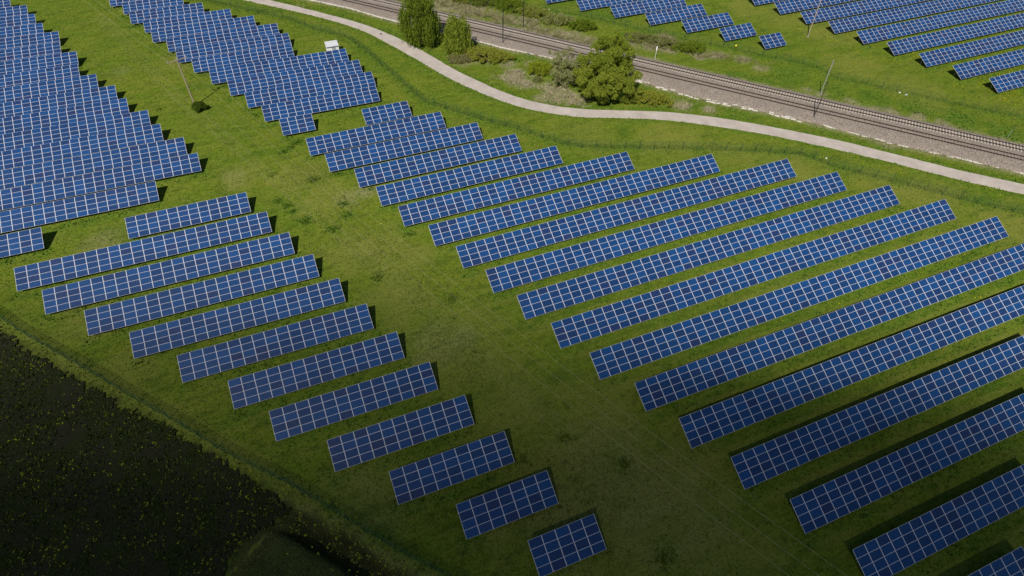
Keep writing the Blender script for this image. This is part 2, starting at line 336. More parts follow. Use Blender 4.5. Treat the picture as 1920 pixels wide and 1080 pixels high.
TABLES = [
    ('R0', 15.61, 118.64, 0.0081, 6, 1.6822),
    ('R1', 2.69, 111.56, 0.0081, 17, 1.6771),
    ('R2', 5.27, 104.69, 0.0081, 19, 1.6728),
    ('R3', 9.54, 97.74, 0.0081, 20, 1.6692),
    ('R4', 12.08, 90.77, 0.0081, 22, 1.6721),
    ('R5', 14.43, 83.77, 0.0081, 28, 1.6703),
    ('R6', 17.95, 76.88, 0.0081, 35, 1.6756),
    ('R7', 20.67, 70.0, 0.0081, 41, 1.6827),
    ('R8', 23.31, 62.96, 0.0081, 43, 1.6858),
    ('R9', 25.87, 55.97, 0.0081, 45, 1.6925),
    ('R10', 28.47, 48.92, 0.0081, 47, 1.7001),
    ('R11', 31.27, 41.84, 0.0081, 48, 1.7031),
    ('R12', 34.64, 34.95, 0.0081, 47, 1.68),
    ('R13', 37.25, 27.95, 0.0081, 40, 1.68),
    ('R14', 40.19, 20.77, 0.0081, 32, 1.68),
    ('R15', 43.42, 13.59, 0.0081, 25, 1.68),
    ('R16', 46.09, 6.22, 0.0081, 17, 1.68),
    ('M0', -30.4, 97.77, 0.00086, 12, 1.6827),
    ('M1', -46.39, 90.76, 0.00086, 23, 1.6952),
    ('M2', -41.77, 83.74, 0.00086, 22, 1.6907),
    ('M3', -35.5, 76.77, 0.00086, 20, 1.6901),
    ('M4', -29.23, 69.75, 0.00086, 18, 1.6873),
    ('M5', -22.97, 62.78, 0.00086, 16, 1.6828),
    ('M6', -16.73, 55.71, 0.00086, 14, 1.6809),
    ('M7', -12.15, 48.72, 0.00086, 13, 1.6788),
    ('M8', -5.93, 41.68, 0.00086, 11, 1.673),
    ('M9', 0.26, 34.64, 0.00086, 9, 1.678),
    ('M10', 6.49, 27.67, 0.00086, 7, 1.6725),
    ('M11', 12.64, 20.69, 0.00086, 5, 1.6741),
    ('F0', -53.59, 100.41, -0.00512, 6, 1.68),
    ('F1', -55.69, 107.38, -0.00512, 18, 1.68),
    ('F2', -56.43, 114.3, -0.00512, 23, 1.68),
    ('F3', -57.04, 121.11, -0.00512, 22, 1.68),
    ('F4', -57.99, 128.13, -0.00512, 20, 1.68),
    ('F5', -58.66, 134.84, -0.00512, 19, 1.68),
    ('F6', -59.59, 141.81, -0.00512, 17, 1.68),
    ('F7', -62.08, 148.72, -0.00512, 17, 1.68),
    ('F8', -62.9, 155.9, -0.00512, 15, 1.68),
    ('F9', -63.75, 162.68, -0.00512, 13, 1.68),
    ('F10', -64.53, 169.91, -0.00512, 13, 1.68),
    ('F11', -65.32, 176.69, -0.00512, 11, 1.68),
    ('F12', -66.18, 183.63, -0.00512, 11, 1.68),
    ('F13', -67.05, 190.45, -0.00512, 9, 1.68),
    ('F14', -69.54, 197.49, -0.00512, 9, 1.68),
    ('F15', -70.51, 204.59, -0.00512, 8, 1.68),
    ('C12', -1.36, 120.95, -0.00853, 4, 1.6716),
    ('C11', -4.21, 127.82, -0.00853, 15, 1.6658),
    ('C10', -6.99, 134.85, -0.00853, 17, 1.6743),
    ('C9', -10.08, 141.69, -0.00853, 18, 1.6702),
    ('C8', -13.64, 148.7, -0.00853, 19, 1.6759),
    ('C7', -17.17, 155.84, -0.00853, 14, 1.6649),
    ('C6', -20.55, 162.42, -0.00853, 16, 1.6813),
    ('C5', -22.55, 169.38, -0.00853, 16, 1.6857),
    ('C4', -26.12, 176.29, -0.00853, 15, 1.6926),
    ('C3', -27.95, 183.0, -0.00853, 13, 1.6769),
    ('C2', -31.42, 189.95, -0.00853, 11, 1.6826),
    ('C1', -33.3, 197.19, -0.00853, 9, 1.7144),
    ('T6', 119.08, 117.69, 0.01161, 4, 1.6943),
    ('T5', 112.14, 125.29, 0.01161, 6, 1.6889),
    ('T4', 105.44, 133.02, 0.01161, 9, 1.6851),
    ('T3', 98.62, 140.59, 0.01161, 11, 1.6825),
    ('T2', 91.92, 148.22, 0.01161, 14, 1.6784),
    ('U1', 136.94, 133.96, 0.01161, 34, 1.68),
    ('U2', 139.49, 126.1, 0.01161, 45, 1.68),
    ('U3', 142.55, 118.56, 0.01161, 49, 1.68),
    ('U4', 145.2, 110.93, 0.01161, 42, 1.68),
    ('U5', 147.87, 103.17, 0.01161, 34, 1.68),
    ('U6', 150.66, 95.44, 0.01161, 26, 1.68),
    ('U7', 153.35, 87.7, 0.01161, 18, 1.68),
    ('U8', 156.15, 79.83, 0.01161, 10, 1.68),
    ('R17', 49.09, -0.73, 0.0081, 9, 1.68),
    ('F16', -73.71, 211.44, -0.00512, 7, 1.68),
    ('F17', -76.31, 218.29, -0.00512, 6, 1.68),
    ('C0', -36.96, 204.18, -0.00853, 9, 1.68),
    ('T1', 85.11, 155.83, 0.01161, 16, 1.68),
    ('T0', 78.22, 163.83, 0.01161, 17, 1.68),
    ('U0', 134.04, 141.57, 0.01161, 14, 1.68),
]
TILT, SLANT, LOW = .4613629, 4.0601, .60
def table_foot(o):
    n, x, y, a, k, w = o; return x, y, a, k*w

def field_mask(x, y):
    jx = (fbm(x, y, 2.0, 5)-.5)*1.5+(noise2(x, y, .45, 15)-.5)*1.2; jy = (fbm(x, y, 2.0, 9)-.5)*1.5+(noise2(x, y, .45, 25)-.5)*1.2
    return inpoly(x+jx, y+jy, FIELD)
def ground_z(x, y):
    z = -.05*fbm(x, y, 3.0, 3)-.01
    m = (x > -22) & (x < 25) & (y > -8) & (y < 46)
    d, s = pdist(x, y, DITCH); sd = d*s                         # positive: north-east side
    start = sstep(0, 7, np.hypot(x-DITCH[0][0], y-DITCH[0][1]))
    wv = .75+.5*fbm(x, y, 3.5, 303)
    prof = np.where(sd > 0, 1-sstep(.7, 2.3, sd/wv), 1-sstep(.9, 1.7, -sd/wv))
    rim = .35*np.exp(-((sd+2.8)/1.3)**2)
    z = z+np.where(m, (-2.1*prof+rim)*start, 0)
    return z
def zones(x, y):
    dry = np.zeros(x.shape); lush = np.zeros(x.shape); straw = np.zeros(x.shape); k_dry = .75
    def blob(arr, lst, sc=1.0):
        for px, py, r, k in lst:
            c = G(px, py); d = np.hypot(x-c[0], y-c[1])+(fbm(x, y, 2.5, 31)-.5)*r*1.1
            np.maximum(arr, k*(1-sstep(r*.35, r*1.15, d)), out=arr)
    blob(dry, [(560,330,7,.8),(610,360,6,.8),(700,470,7,.8),(650,470,5,.7),(740,560,7,.8),(900,690,6,.6),(940,820,8,.6),(1060,900,11,.95),(1250,920,11,.95),(980,960,7,.8),(1150,1000,10,.95),(1350,1050,8,.8),(960,760,7,.8),(900,600,5,.6),(1120,800,8,.8),(770,480,5,.8),(450,330,5,.8),(400,60,9,.8),(350,110,7,.9),(480,130,5,.4),(190,470,5,.7),(110,500,4,.7),(160,600,6,.7),(250,690,5,.6),(1250,262,8,.7),(1100,250,7,.5),(1380,290,7,.6),(1500,320,7,.9),(1650,350,6,.8),(1750,372,8,.9),(1890,425,8,.9),(1560,60,10,.8),(1600,120,8,.8),(1480,30,12,.7),(1400,15,8,.8),(1700,160,8,.6),(1740,190,6,.5),(930,290,5,.5),(1060,560,3,.6),(840,700,6,.6),(1100,740,6,.5),(560,560,4,.3),(1330,980,8,.4),(700,900,6,.5)])
    blob(straw, [(650,372,3,.22),(685,358,2.2,.35),(820,640,5,.16),(865,632,3,.22),(640,925,5,.05),(700,955,6,.08),(1130,850,7,.10),(1180,930,9,.10),(1050,975,6,.10),(1270,960,7,.08),(400,128,3,.12),(225,133,3,.12),(440,330,4,.14),(200,450,4,.2),(965,140,3.2,1),(985,155,3,1),(1040,168,3.5,1),(1065,182,3.5,.9),(952,120,2.2,.7),(1000,122,2,.8),(1275,197,2.8,.8),(1330,206,2.4,.5),(1020,185,3,.6),(900,110,4,.45),(870,115,3,.5),(870,20,6,.8),(835,8,6,.8),(935,48,4,.6),(1010,58,5,.9),(1060,70,5,.9),(985,40,4,.6),(1100,84,4,.8),(560,12,2,.3),(1180,83,2.5,.9),(1220,88,2.5,.8),(1255,95,2.5,.8),(1310,103,2.5,1),(1345,104,2.5,.9),(1390,112,2.5,.8),(1425,127,2.5,.6),(1640,205,2,.7),(1670,212,2.4,.9),(1720,220,2.5,.9),(1770,233,2.5,.8),(1590,190,2,.6),(1540,178,1.6,.6),(1512,168,1.5,.6),(1640,262,2,.7),(1665,272,2,.7)])
    blob(lush, [(557,267,1.6,.9),(530,285,1.6,.8),(588,337,1.7,1),(523,376,1.3,1),(537,386,1.4,1),(548,396,1,.9),(573,414,1.6,.8),(624,429,1.8,.7),(644,382,1.4,.9),(635,326,1.2,.7),(650,404,1.5,.8),(511,327,1.2,.7),(545,276,1.3,.7),(710,520,1.8,.6),(1060,820,1.6,.7),(1170,870,2,.7),(1245,1045,2.2,.9),(850,560,2,.6),(770,440,1.6,.7),(1320,150,5,.8),(1380,145,4,.8),(1420,155,4,.8),(1480,140,6,.7),(1560,170,5,.7),(1640,185,5,.8),(1720,205,5,.9),(1800,225,5,1),(1880,245,5,1),(1500,128,4,.5),(1140,30,8,.6),(1240,70,5,.6),(800,130,3,.4),(1180,160,4,.6),(950,110,4,.8),(1000,100,4,.9),(1075,245,5,.4),(1290,195,4,.6),(1390,220,4,.6),(1550,250,4,.5),(600,20,4,.6),(640,30,4,.6),(660,44,3,.6)])
    for Pl, w, k in ((FENCE_A, 1.8, .55), (FENCE_C, 1.8, .5), (FENCE_B, .9, .6)):
        d, s = pdist(x, y, Pl); np.maximum(lush, k*(1-sstep(w*.4, w*1.3, d+(fbm(x, y, 1.7, 41)-.5)*1.6)), out=lush)
    for Pl in (PATH_L, PATH_R):
        d, s = pdist(x, y, Pl); np.maximum(lush, .6*(1-sstep(.6, 2.4, d+(fbm(x, y, 2.4, 47)-.5)*2)), out=lush)
    n = fbm(x, y, 1.3, 51)
    for o in TABLES:
        tx, ty, a, L = table_foot(o); m = (x > tx-1) & (x < tx+L+1)
        yy = y-ty-(x-tx)*a
        np.maximum(lush, np.where(m & (yy > -1.5) & (yy < 1), (.30+.55*sstep(.45, .62, n)), 0), out=lush)
        if o[0][0] == 'R': np.maximum(dry, np.where(m & (yy < -1.2) & (yy > -2.6), .55*sstep(.3, .6, fbm(x, y, 4, 61)), 0), out=dry)
    s, nn = rail_sn(x, y)
    e = (fbm(x, y, 2.0, 71)-.5)*2.2
    np.maximum(straw, np.where((nn > 1.5) & (nn < 5.5), .75*(1-sstep(2.2, 4.6, nn+e)), 0), out=straw)
    d, sd = pdist(x, y, KERB); np.maximum(straw, .7*(1-sstep(.5, 1.5, d+e*.4)), out=straw)
    d, sd = pdist(x, y, DITCH); np.maximum(straw, np.where(d < 4, .15*(1-sstep(1.5, 4, d)), 0), out=straw)
    d, sd = pdist(x, y, FIELD[1:17]); np.maximum(dry, np.where((d < 4) & (x < -5) & (sd > 0), .75*sstep(.2, 1.0, d)*(1-sstep(2.4, 3.6, d)), 0), out=dry)
    # two worn wheel lines down the aisle, beside the overhead line
    tp_ = np.array([[-40., 200.], [-21., 146.], [-4., 104.], [14., 62.], [28., 24.], [36., -4.]])
    d, sd = pdist(x, y, tp_); w_ = np.exp(-((np.abs(d-.85))/.38)**2)*(.25+.75*fbm(x, y, 9, 511)); np.maximum(dry, .55*w_, out=dry); np.maximum(straw, .16*w_, out=straw)
    # verge between fence and dark field: olive
    d, sd = pdist(x, y, FENCE_B); np.maximum(dry, np.where(sd < 0, .4*(1-sstep(3, 7, d)), 0), out=dry)
    lush *= (1-.6*straw)
    return dry*.85, lush, straw

# ------------------------------------------------------------------ the ground: one sheet out to the horizon
def axis(segs):
    out = []
    for a, b, st in segs: out += list(np.arange(a, b-1e-6, st))
    return np.array(out+[segs[-1][1]])
ax = axis([(-1500, -200, 130), (-200, -80, 8), (-80, -24, .9), (-24, 8, .42), (8, 215, .95), (215, 300, 9), (300, 1600, 130)])
ay = axis([(-900, -60, 105), (-60, -10, 5), (-10, 8, 1.2), (8, 46, .42), (46, 232, .95), (232, 300, 8), (300, 3000, 180)])
gx, gy = np.meshgrid(ax, ay); gxf, gyf = gx.ravel(), gy.ravel()
gz = ground_z(gxf, gyf)
fm = field_mask(gxf, gyf); gz = np.where(fm, gz-.15, gz)
zd, zl, zs = zones(gxf, gyf)
dd_, ds_ = pdist(gxf, gyf, DITCH); near_ = (np.hypot(gxf+5, gyf-28) < 70)
zk = np.where(near_, (1-sstep(1.3, 2.6, dd_+(fbm(gxf, gyf, 1.5, 401)-.5)*1.6)), 0)*sstep(0, 4, np.hypot(gxf-DITCH[0][0]-1, gyf-DITCH[0][1]+1)+1.5)
FE_ = FIELD[1:18]; fd_, fs_ = pdist(gxf, gyf, FE_); zk = np.maximum(zk, np.where(near_ | (gxf < -20), .8*(1-sstep(.0, .7, fd_+(fbm(gxf, gyf, 1.2, 405)-.5)*1.6)), 0))
nx, ny = len(ax), len(ay)
ii = (np.arange(ny-1)[:, None]*nx+np.arange(nx-1)[None, :]).ravel()
MOUND = np.vstack([DITCH[1:]+np.array([-1.0, -1.0]), [[-30., -20.], [-60., 10.]], FIELD[12:18]]); mk_ = near_ & inpoly(gxf, gyf, MOUND) & ~fm; zk = np.maximum(zk, np.where(mk_, .6+.5*fbm(gxf, gyf, 2, 411), 0)); zl = np.where(mk_, .9, zl)
me = mesh_np('ground', np.stack([gxf, gyf, gz], 1), np.stack([ii, ii+1, ii+nx+1, ii+nx], 1), [M['meadow']], np.stack([zd, zl, zs, zk], 1), 'zone', smooth=True)
ground = tag(add('ground', me), kind='structure')

# dark field of bare soil in the lower left corner
fx = np.arange(-92, -8, .38); fy = np.arange(20, 120, .38)
X, Y = np.meshgrid(fx, fy); n0 = fbm(X, Y, 1.1, 81, 4); n1 = noise2(X, Y, .5, 83); fz = .0+.14*sstep(.3, .75, n0)+.05*n1
Xc = (X[:-1, :-1]+.19); Yc = (Y[:-1, :-1]+.19); keep = field_mask(Xc, Yc)
idx = (np.arange(len(fy)-1)[:, None]*len(fx)+np.arange(len(fx)-1)[None, :])[keep]
me = mesh_np('field', np.stack([X.ravel(), Y.ravel(), fz.ravel()], 1), np.stack([idx, idx+1, idx+len(fx)+1, idx+len(fx)], 1), [M['soil']], smooth=True)
tag(add('ploughed_field', me), kind='structure')

# pale path
def strip_prism(name, L, R, z0, z1, mat, rag=0.0, seed=0):
    n = max(len(L), len(R))
    def rs(P):
        s = np.r_[0, np.cumsum(np.hypot(*np.diff(P, axis=0).T))]; t = np.linspace(0, s[-1], 420)
        return np.stack([np.interp(t, s, P[:, 0]), np.interp(t, s, P[:, 1])], 1)
    L, R = rs(L), rs(R); d = (R-L); w = np.hypot(*d.T)[:, None]; d = d/w
    t = np.arange(420); L = L-d*((fbm(t*1.0, t*0+3.0, 3, seed)-.5)*rag)[:, None]; R = R+d*((fbm(t*1.0, t*0+9.0, 3, seed+2)-.5)*rag)[:, None]
    V = np.vstack([np.c_[L, np.full(420, z1)], np.c_[R, np.full(420, z1)], np.c_[L-d*.06, np.full(420, z0)], np.c_[R+d*.06, np.full(420, z0)]])
    i = np.arange(419); F = np.vstack([np.stack([i, i+1, i+421, i+420], 1), np.stack([i+840, i+841, i+1, i], 1), np.stack([i+420, i+421, i+1261, i+1260], 1)])
    return add(name, mesh_np(name, V, F[:, ::-1] if np.cross(d[0], L[1]-L[0]) > 0 else F, [mat]))
tag(strip_prism('path', PATH_L, PATH_R, -.1, .035, M['path'], .30, 90), kind='structure')

# ballast bed
S = np.arange(-115, 240, .8)
prof = [(3.4, -.12), (2.9, .03), (1.9, .42), (.9, .44), (-.9, .44), (-2.1, .40), (-3.2, .44), (-5.2, .44), (-6.2, .38), (-7.4, .20), (-8.9, .07), (-9.3, -.12)]
V = []
for j, (n_, z_) in enumerate(prof):
    jit = (fbm(S, S*0+j, 2.2, 101)-.5)*(1.3 if j in (0, 1) else (.5 if j < 3 else .25)); zj = (noise2(S, S*0+j*7.0, .9, 103)-.5)*.07
    base = n_*np.ones_like(S)
    if j >= len(prof)-2:                                        # follow the kerb
        pts = RO+RU*S[:, None]; kd = np.array([np.interp(s, *zip(*sorted((rail_sn(*k)[0], rail_sn(*k)[1]) for k in KERB))) for s in S]); base = kd-.15*(j-len(prof)+2)+.1; jit *= .3
    if j in (9,): base = np.minimum(base, base); 
    P = RO+RU*S[:, None]+RN*(base+jit)[:, None]; V.append(np.c_[P, z_+zj])
V = np.vstack(V); m = len(S); F = []
for j in range(len(prof)-1):
    i = np.arange(m-1)+j*m; F.append(np.stack([i, i+m, i+m+1, i+1], 1))
tag(add('railway_bed', mesh_np('railway_bed', V, np.vstack(F)[:, ::1], [M['ballast']], smooth=True)), kind='structure')

# the two tracks
ang = math.atan2(RU[1], RU[0])
def track(off, smat, cat_label, s0, s1, gap):
    t = add('railway_track', None, loc=(RO[0]+RN[0]*off, RO[1]+RN[1]*off, .44), rot=(0, 0, ang))
    tag(t, cat_label, 'railway track', 'parallel railway tracks')
    for yy in (-.7525, .7525):
        b = MB(); b.box(s0, s1, yy-.075, yy+.075, .10, .125).box(s0, s1, yy-.012, yy+.012, .125, .235).box(s0, s1, yy-.042, yy+.042, .235, .275)
        add('rail', b.mesh('rail', M['rail']), t)
    b = MB(); b.quad8([(-.13, -1.3, -.06), (.13, -1.3, -.06), (.13, 1.3, -.06), (-.13, 1.3, -.06), (-.10, -1.28, .10), (.10, -1.28, .10), (.10, 1.28, .10), (-.10, 1.28, .10)])
    me = b.mesh('sleeper', smat); k = 0; s = s0+.5
    while s < s1 and k < 298:
        add('sleeper', me, t, (s, 0, -.02+rnd.uniform(-.012, .01)), (0, 0, rnd.uniform(-.01, .01))); s += gap; k += 1
track(0, M['sleeper'], 'far railway track with pale concrete sleepers showing between rusty rails', -52, 128, .61)
track(NEAR, M['old_sleeper'], 'near railway track with dull sleepers sunk in the gravel', -52, 128, .61)

# pale concrete edging along the ballast
kt = add('ballast_edging', None, loc=(KERB[1][0], KERB[1][1], 0)); tag(kt, 'long white concrete edging strip between ballast and grass, broken towards the right', 'kerb')
ks = np.r_[0, np.cumsum(np.hypot(*np.diff(KERB, axis=0).T))]
b = MB(); b.box(-.98, .98, -.15, .15, -.1, .16); kb0 = b.mesh('slab', M['concrete'])
b = MB(); b.quad8([(-.55, -.22, -.1), (.6, -.17, -.1), (.5, .2, -.1), (-.6, .15, -.1), (-.51, -.19, .09), (.55, -.14, .11), (.45, .17, .10), (-.56, .14, .08)]); kb1 = b.mesh('slab', M['concrete'])
q = 6.0
while q < ks[-1]-5:
    px = np.interp(q, ks, KERB[:, 0]); py = np.interp(q, ks, KERB[:, 1]); px2 = np.interp(q+.5, ks, KERB[:, 0]); py2 = np.interp(q+.5, ks, KERB[:, 1]); a = math.atan2(py2-py, px2-px)
    s_ = rail_sn(px, py)[0]
    if s_ < 8: add('slab', kb0, kt, (px-KERB[1][0], py-KERB[1][1], rnd.uniform(-.01, .01)), (0, 0, a+rnd.uniform(-.012, .012))); q += 2.0
    elif s_ < 30 or s_ > 78:
        if rnd.random() < .5: add('slab', kb0 if rnd.random() < .6 else kb1, kt, (px-KERB[1][0]+rnd.uniform(-.1, .1), py-KERB[1][1]+rnd.uniform(-.1, .1), -.06+rnd.uniform(-.03, .03)), (rnd.uniform(-.05, .05), 0, a+rnd.uniform(-.15, .15)))
        q += rnd.uniform(1.2, 2.0)
    else:
        for off in (-.25, .45):
            if rnd.random() < .62: add('slab', kb1, kt, (px-KERB[1][0]-RN[0]*off+rnd.uniform(-.2, .2), py-KERB[1][1]-RN[1]*off+rnd.uniform(-.15, .15), rnd.uniform(-.03, .04)), (rnd.uniform(-.08, .08), rnd.uniform(-.04, .04), a+rnd.uniform(-.3, .3)))
        q += rnd.uniform(.9, 1.5)

# ------------------------------------------------------------------ white hut
M['roof'] = plain('pale_roof_sheet', (.50, .52, .54), .6, 0, .08, 1.0)
def hut():
    t = add('transformer_hut', None, loc=(15.55, 155.9, 0), rot=(0, 0, -.01)); tag(t, 'small white hut with shallow roof and grey door behind the packed arrays', 'hut')
    w, d, hf, hb = 1.45, 1.25, 2.15, 2.35
    b = MB()
    b.box(-w, -.18, -d, -d+.12, 0, hf).box(.72, w, -d, -d+.12, 0, hf).box(-.18, .72, -d, -d+.12, 2.02, hf)
    b.box(-w, -w+.12, -d+.12, d, 0, hf).box(w-.12, w, -d+.12, d, 0, hf).box(-w+.12, w-.12, d-.12, d, 0, hb)
    add('wall', b.mesh('wall', M['white']), t)
    b = MB(); b.quad8([(-w-.1, -d-.10, hf), (w+.1, -d-.10, hf), (w+.1, d+.1, hb+.05), (-w-.1, d+.1, hb+.05), (-w-.1, -d-.10, hf+.10), (w+.1, -d-.10, hf+.10), (w+.1, d+.1, hb+.15), (-w-.1, d+.1, hb+.15)])
    rf = add('roof', b.mesh('roof', M['roof']), t)
    b = MB(); b.box(-w-.12, w+.12, -d-.15, -d-.105, hf-.02, hf+.10); add('gutter', b.mesh('gutter', M['galv']), rf)
    b = MB(); b.box(-.17, .71, -d+.005, -d+.055, .02, 2.01); dr = add('door', b.mesh('door', M['grey_door']), t)
    b = MB(); b.box(.58, .64, -d-.04, -d+.02, .95, 1.10); add('handle', b.mesh('handle', M['galv']), dr)
    b = MB(); b.box(-w-.1, w+.1, -d-.1, d+.1, -.1, .06); add('plinth', b.mesh('plinth', M['concrete']), t)
hut()

# ------------------------------------------------------------------ solar arrays
PH = SLANT/4
def panel_mesh():
    w, h, fw, fh, dz = 1.667, PH-.009, .038, .020, .006
    v = [(0, 0), (w, 0), (w, h), (0, h)]; q = [(fw, fh), (w-fw, fh), (w-fw, h-fh), (fw, h-fh)]
    V = [(a, b_, 0) for a, b_ in v]+[(a, b_, 0) for a, b_ in q]+[(a, b_, -dz) for a, b_ in q]+[(a, b_, -.042) for a, b_ in v]
    F = []; mi = []
    for i in range(4):
        j = (i+1) % 4
        F += [(i, j, 4+j, 4+i), (4+i, 4+j, 8+j, 8+i), (12+i, 12+j, j, i)]; mi += [0, 0, 0]
    F += [(8, 9, 10, 11), (15, 14, 13, 12)]; mi += [1, 0]
    return mesh_np('solar_panel', V, F, [M['frame'], M['glass']], midx=mi)
PANEL = panel_mesh()
b = MB(); b.tube([(0, 0, -.3), (0, 0, 1)], .055, 6); LEG = b.mesh('leg', M['galv'])
cT, sT = math.cos(TILT), math.sin(TILT)
b = MB(); b.bar((0, .25*cT, LOW+.25*sT-.20), (0, 3.8*cT, LOW+3.8*sT-.20), .08, .12); RAFTER = b.mesh('rafter', M['galv'])
PUR = {}
ORD = ['first', 'second', 'third', 'fourth', 'fifth', 'sixth', 'seventh', 'eighth', 'ninth', 'tenth', 'eleventh', 'twelfth', 'thirteenth', 'fourteenth', 'fifteenth', 'sixteenth', 'seventeenth', 'eighteenth', 'nineteenth']
GROUPS = {'R': 'arrays in the large block between aisle and path', 'M': 'arrays in the block above the dark field', 'F': 'arrays packed in the left block',
          'C': 'arrays packed in the block beside the white hut', 'T': 'arrays in the small block beyond the railway', 'U': 'arrays in the large block beyond the railway'}
def label_of(n, k):
    b_, i = n[0], int(n[1:])
    if b_ == 'R':
        return ('solar array %d panels long, %s down in the block between aisle and path' % (k, ORD[i])) if i < 12 else 'solar array cut by right edge, %s down in the block between aisle and path' % ORD[i]
    if b_ == 'M': return 'solar array %d panels long, %s down in the block above the dark field' % (k, ORD[i])
    if b_ == 'F': return 'solar array cut by the left edge, %s up in the densely packed left block' % ORD[i]
    if b_ == 'C': return ('solar array %d panels long, %s up in the packed block beside the white hut' % (k, ORD[12-i])) if i > 0 else 'solar array cut by the top edge, %s up in the block beside the hut' % ORD[12]
    if b_ == 'T': return 'solar array %s, %s up in the small block beyond the railway' % ('%d panels long' % k if i > 2 else 'cut by the top edge', ORD[6-i])
    return 'solar array cut by the %s, %s up in the large block beyond the railway' % ('top edge' if i == 0 else 'right edge' if i > 4 else 'frame corner', ORD[8-i])
def build_array(o):
    n, x, y, a, k, w = o
    t = add('solar_array', None, loc=(x, y, 0), rot=(0, 0, a)); tag(t, label_of(n, k), 'solar array', GROUPS[n[0]])
    sx = w/1.68
    for i in range(k):
        for j in range(4):
            p_ = add('solar_panel', PANEL, t, (i*w+.0065, j*PH*cT+.006*cT, LOW+j*PH*sT), (TILT+rnd.uniform(-.003, .003), rnd.uniform(-.003, .003), 0)); p_.scale = (sx, 1, 1)
    L = round(k*w, 2)
    if L not in PUR:
        b = MB(); b.box(-.07, L+.06, -.035, .035, -.05, .05); PUR[L] = b.mesh('purlin', M['galv'])
    for s_ in (1.02, 3.03):
        add('purlin', PUR[L], t, (0, s_*cT+.095*sT, LOW+s_*sT-.095*cT), (TILT, 0, 0))
    m_ = max(1, round(L/5.2)); xs = [1.05+(L-2.1)*i/m_ for i in range(m_+1)]
    for xx in xs:
        add('rafter', RAFTER, t, (xx, 0, 0))
        for s_ in (.9, 3.05):
            g_ = add('leg', LEG, t, (xx, s_*cT, 0)); g_.scale = (1, 1, LOW+s_*sT-.26)
    return t
for o in TABLES: build_array(o)

# ------------------------------------------------------------------ fences
def build_fence(name, Pl, label, h, spacing, lean=0.0, grid=.055, braces=(), hw=.0035):
    s = np.r_[0, np.cumsum(np.hypot(*np.diff(Pl, axis=0).T))]; n = int(s[-1]/spacing)
    pts = [(float(np.interp(q, s, Pl[:, 0])), float(np.interp(q, s, Pl[:, 1]))) for q in np.linspace(0, s[-1], n+1)]
    # keep only what the photograph could plausibly see
    def seen(p):
        d = np.array([p[0], p[1], -CAM_H]); z = d@_fw
        if z <= 0: return False
        u_, v_ = 960+F_PX*(d@_r)/z, 540-F_PX*(d@_u)/z; return -140 < u_ < 2060 and -70 < v_ < 1190
    pts = [p for p in pts if seen(p)]
    o0 = pts[len(pts)//2]; t = add('mesh_fence', None, loc=(o0[0], o0[1], 0)); tag(t, label, 'fence')
    b = MB(); b.box(-.03, .03, -.03, .03, -.2, h+.05); pm = b.mesh('post', M['green_wire'])
    V = []; F = []
    def st(x0, x1, z0, z1, y_=0):
        i = len(V); V.extend([(x0, y_, z0), (x1, y_, z0), (x1, y_, z1), (x0, y_, z1)]); F.append((i, i+1, i+2, i+3))
    nv = int(spacing/grid)
    for i in range(nv): st(i/nv-hw/spacing, i/nv+hw/spacing, .04, h)
    for i in range(int(h/.2)+1): st(0, 1, .05+i*.2-.005, .05+i*.2+.005, .004)
    pan = mesh_np('wire_panel', V, F, [M['green_wire']])
    for i, p in enumerate(pts):
        add('post', pm, t, (p[0]-o0[0], p[1]-o0[1], 0), (rnd.uniform(-.02, .02), rnd.uniform(-.02, .02), rnd.uniform(0, .5)))
        if i+1 < len(pts):
            q = pts[i+1]; w = add('wire_panel', pan, t, (p[0]-o0[0], p[1]-o0[1], 0), (0, 0, math.atan2(q[1]-p[1], q[0]-p[0]))); w.scale = (math.hypot(q[0]-p[0], q[1]-p[1]), 1, 1)
    for a, c_ in braces:
        b = MB(); b.bar((a[0]-o0[0], a[1]-o0[1], h-.1), (c_[0]-o0[0], c_[1]-o0[1], .05), .05); add('brace', b.mesh('brace', M['green_wire']), t)
ca = G(1072.7, 276); build_fence('a', FENCE_A, 'green wire mesh fence winding between the arrays and the pale path', 1.95, 2.95, braces=((ca, G(1058, 268)), (ca, G(1091, 277.5))))
cb = G(549, 912); build_fence('b', FENCE_B, 'green wire mesh fence along the dark field in the lower left', 1.9, 2.9, grid=.045, hw=.007, braces=((cb, G(522, 898)), (cb, G(570, 924.5))))
build_fence('c', FENCE_C, 'thin wire fence on grass beyond the railway', 1.8, 3.3, grid=.09)

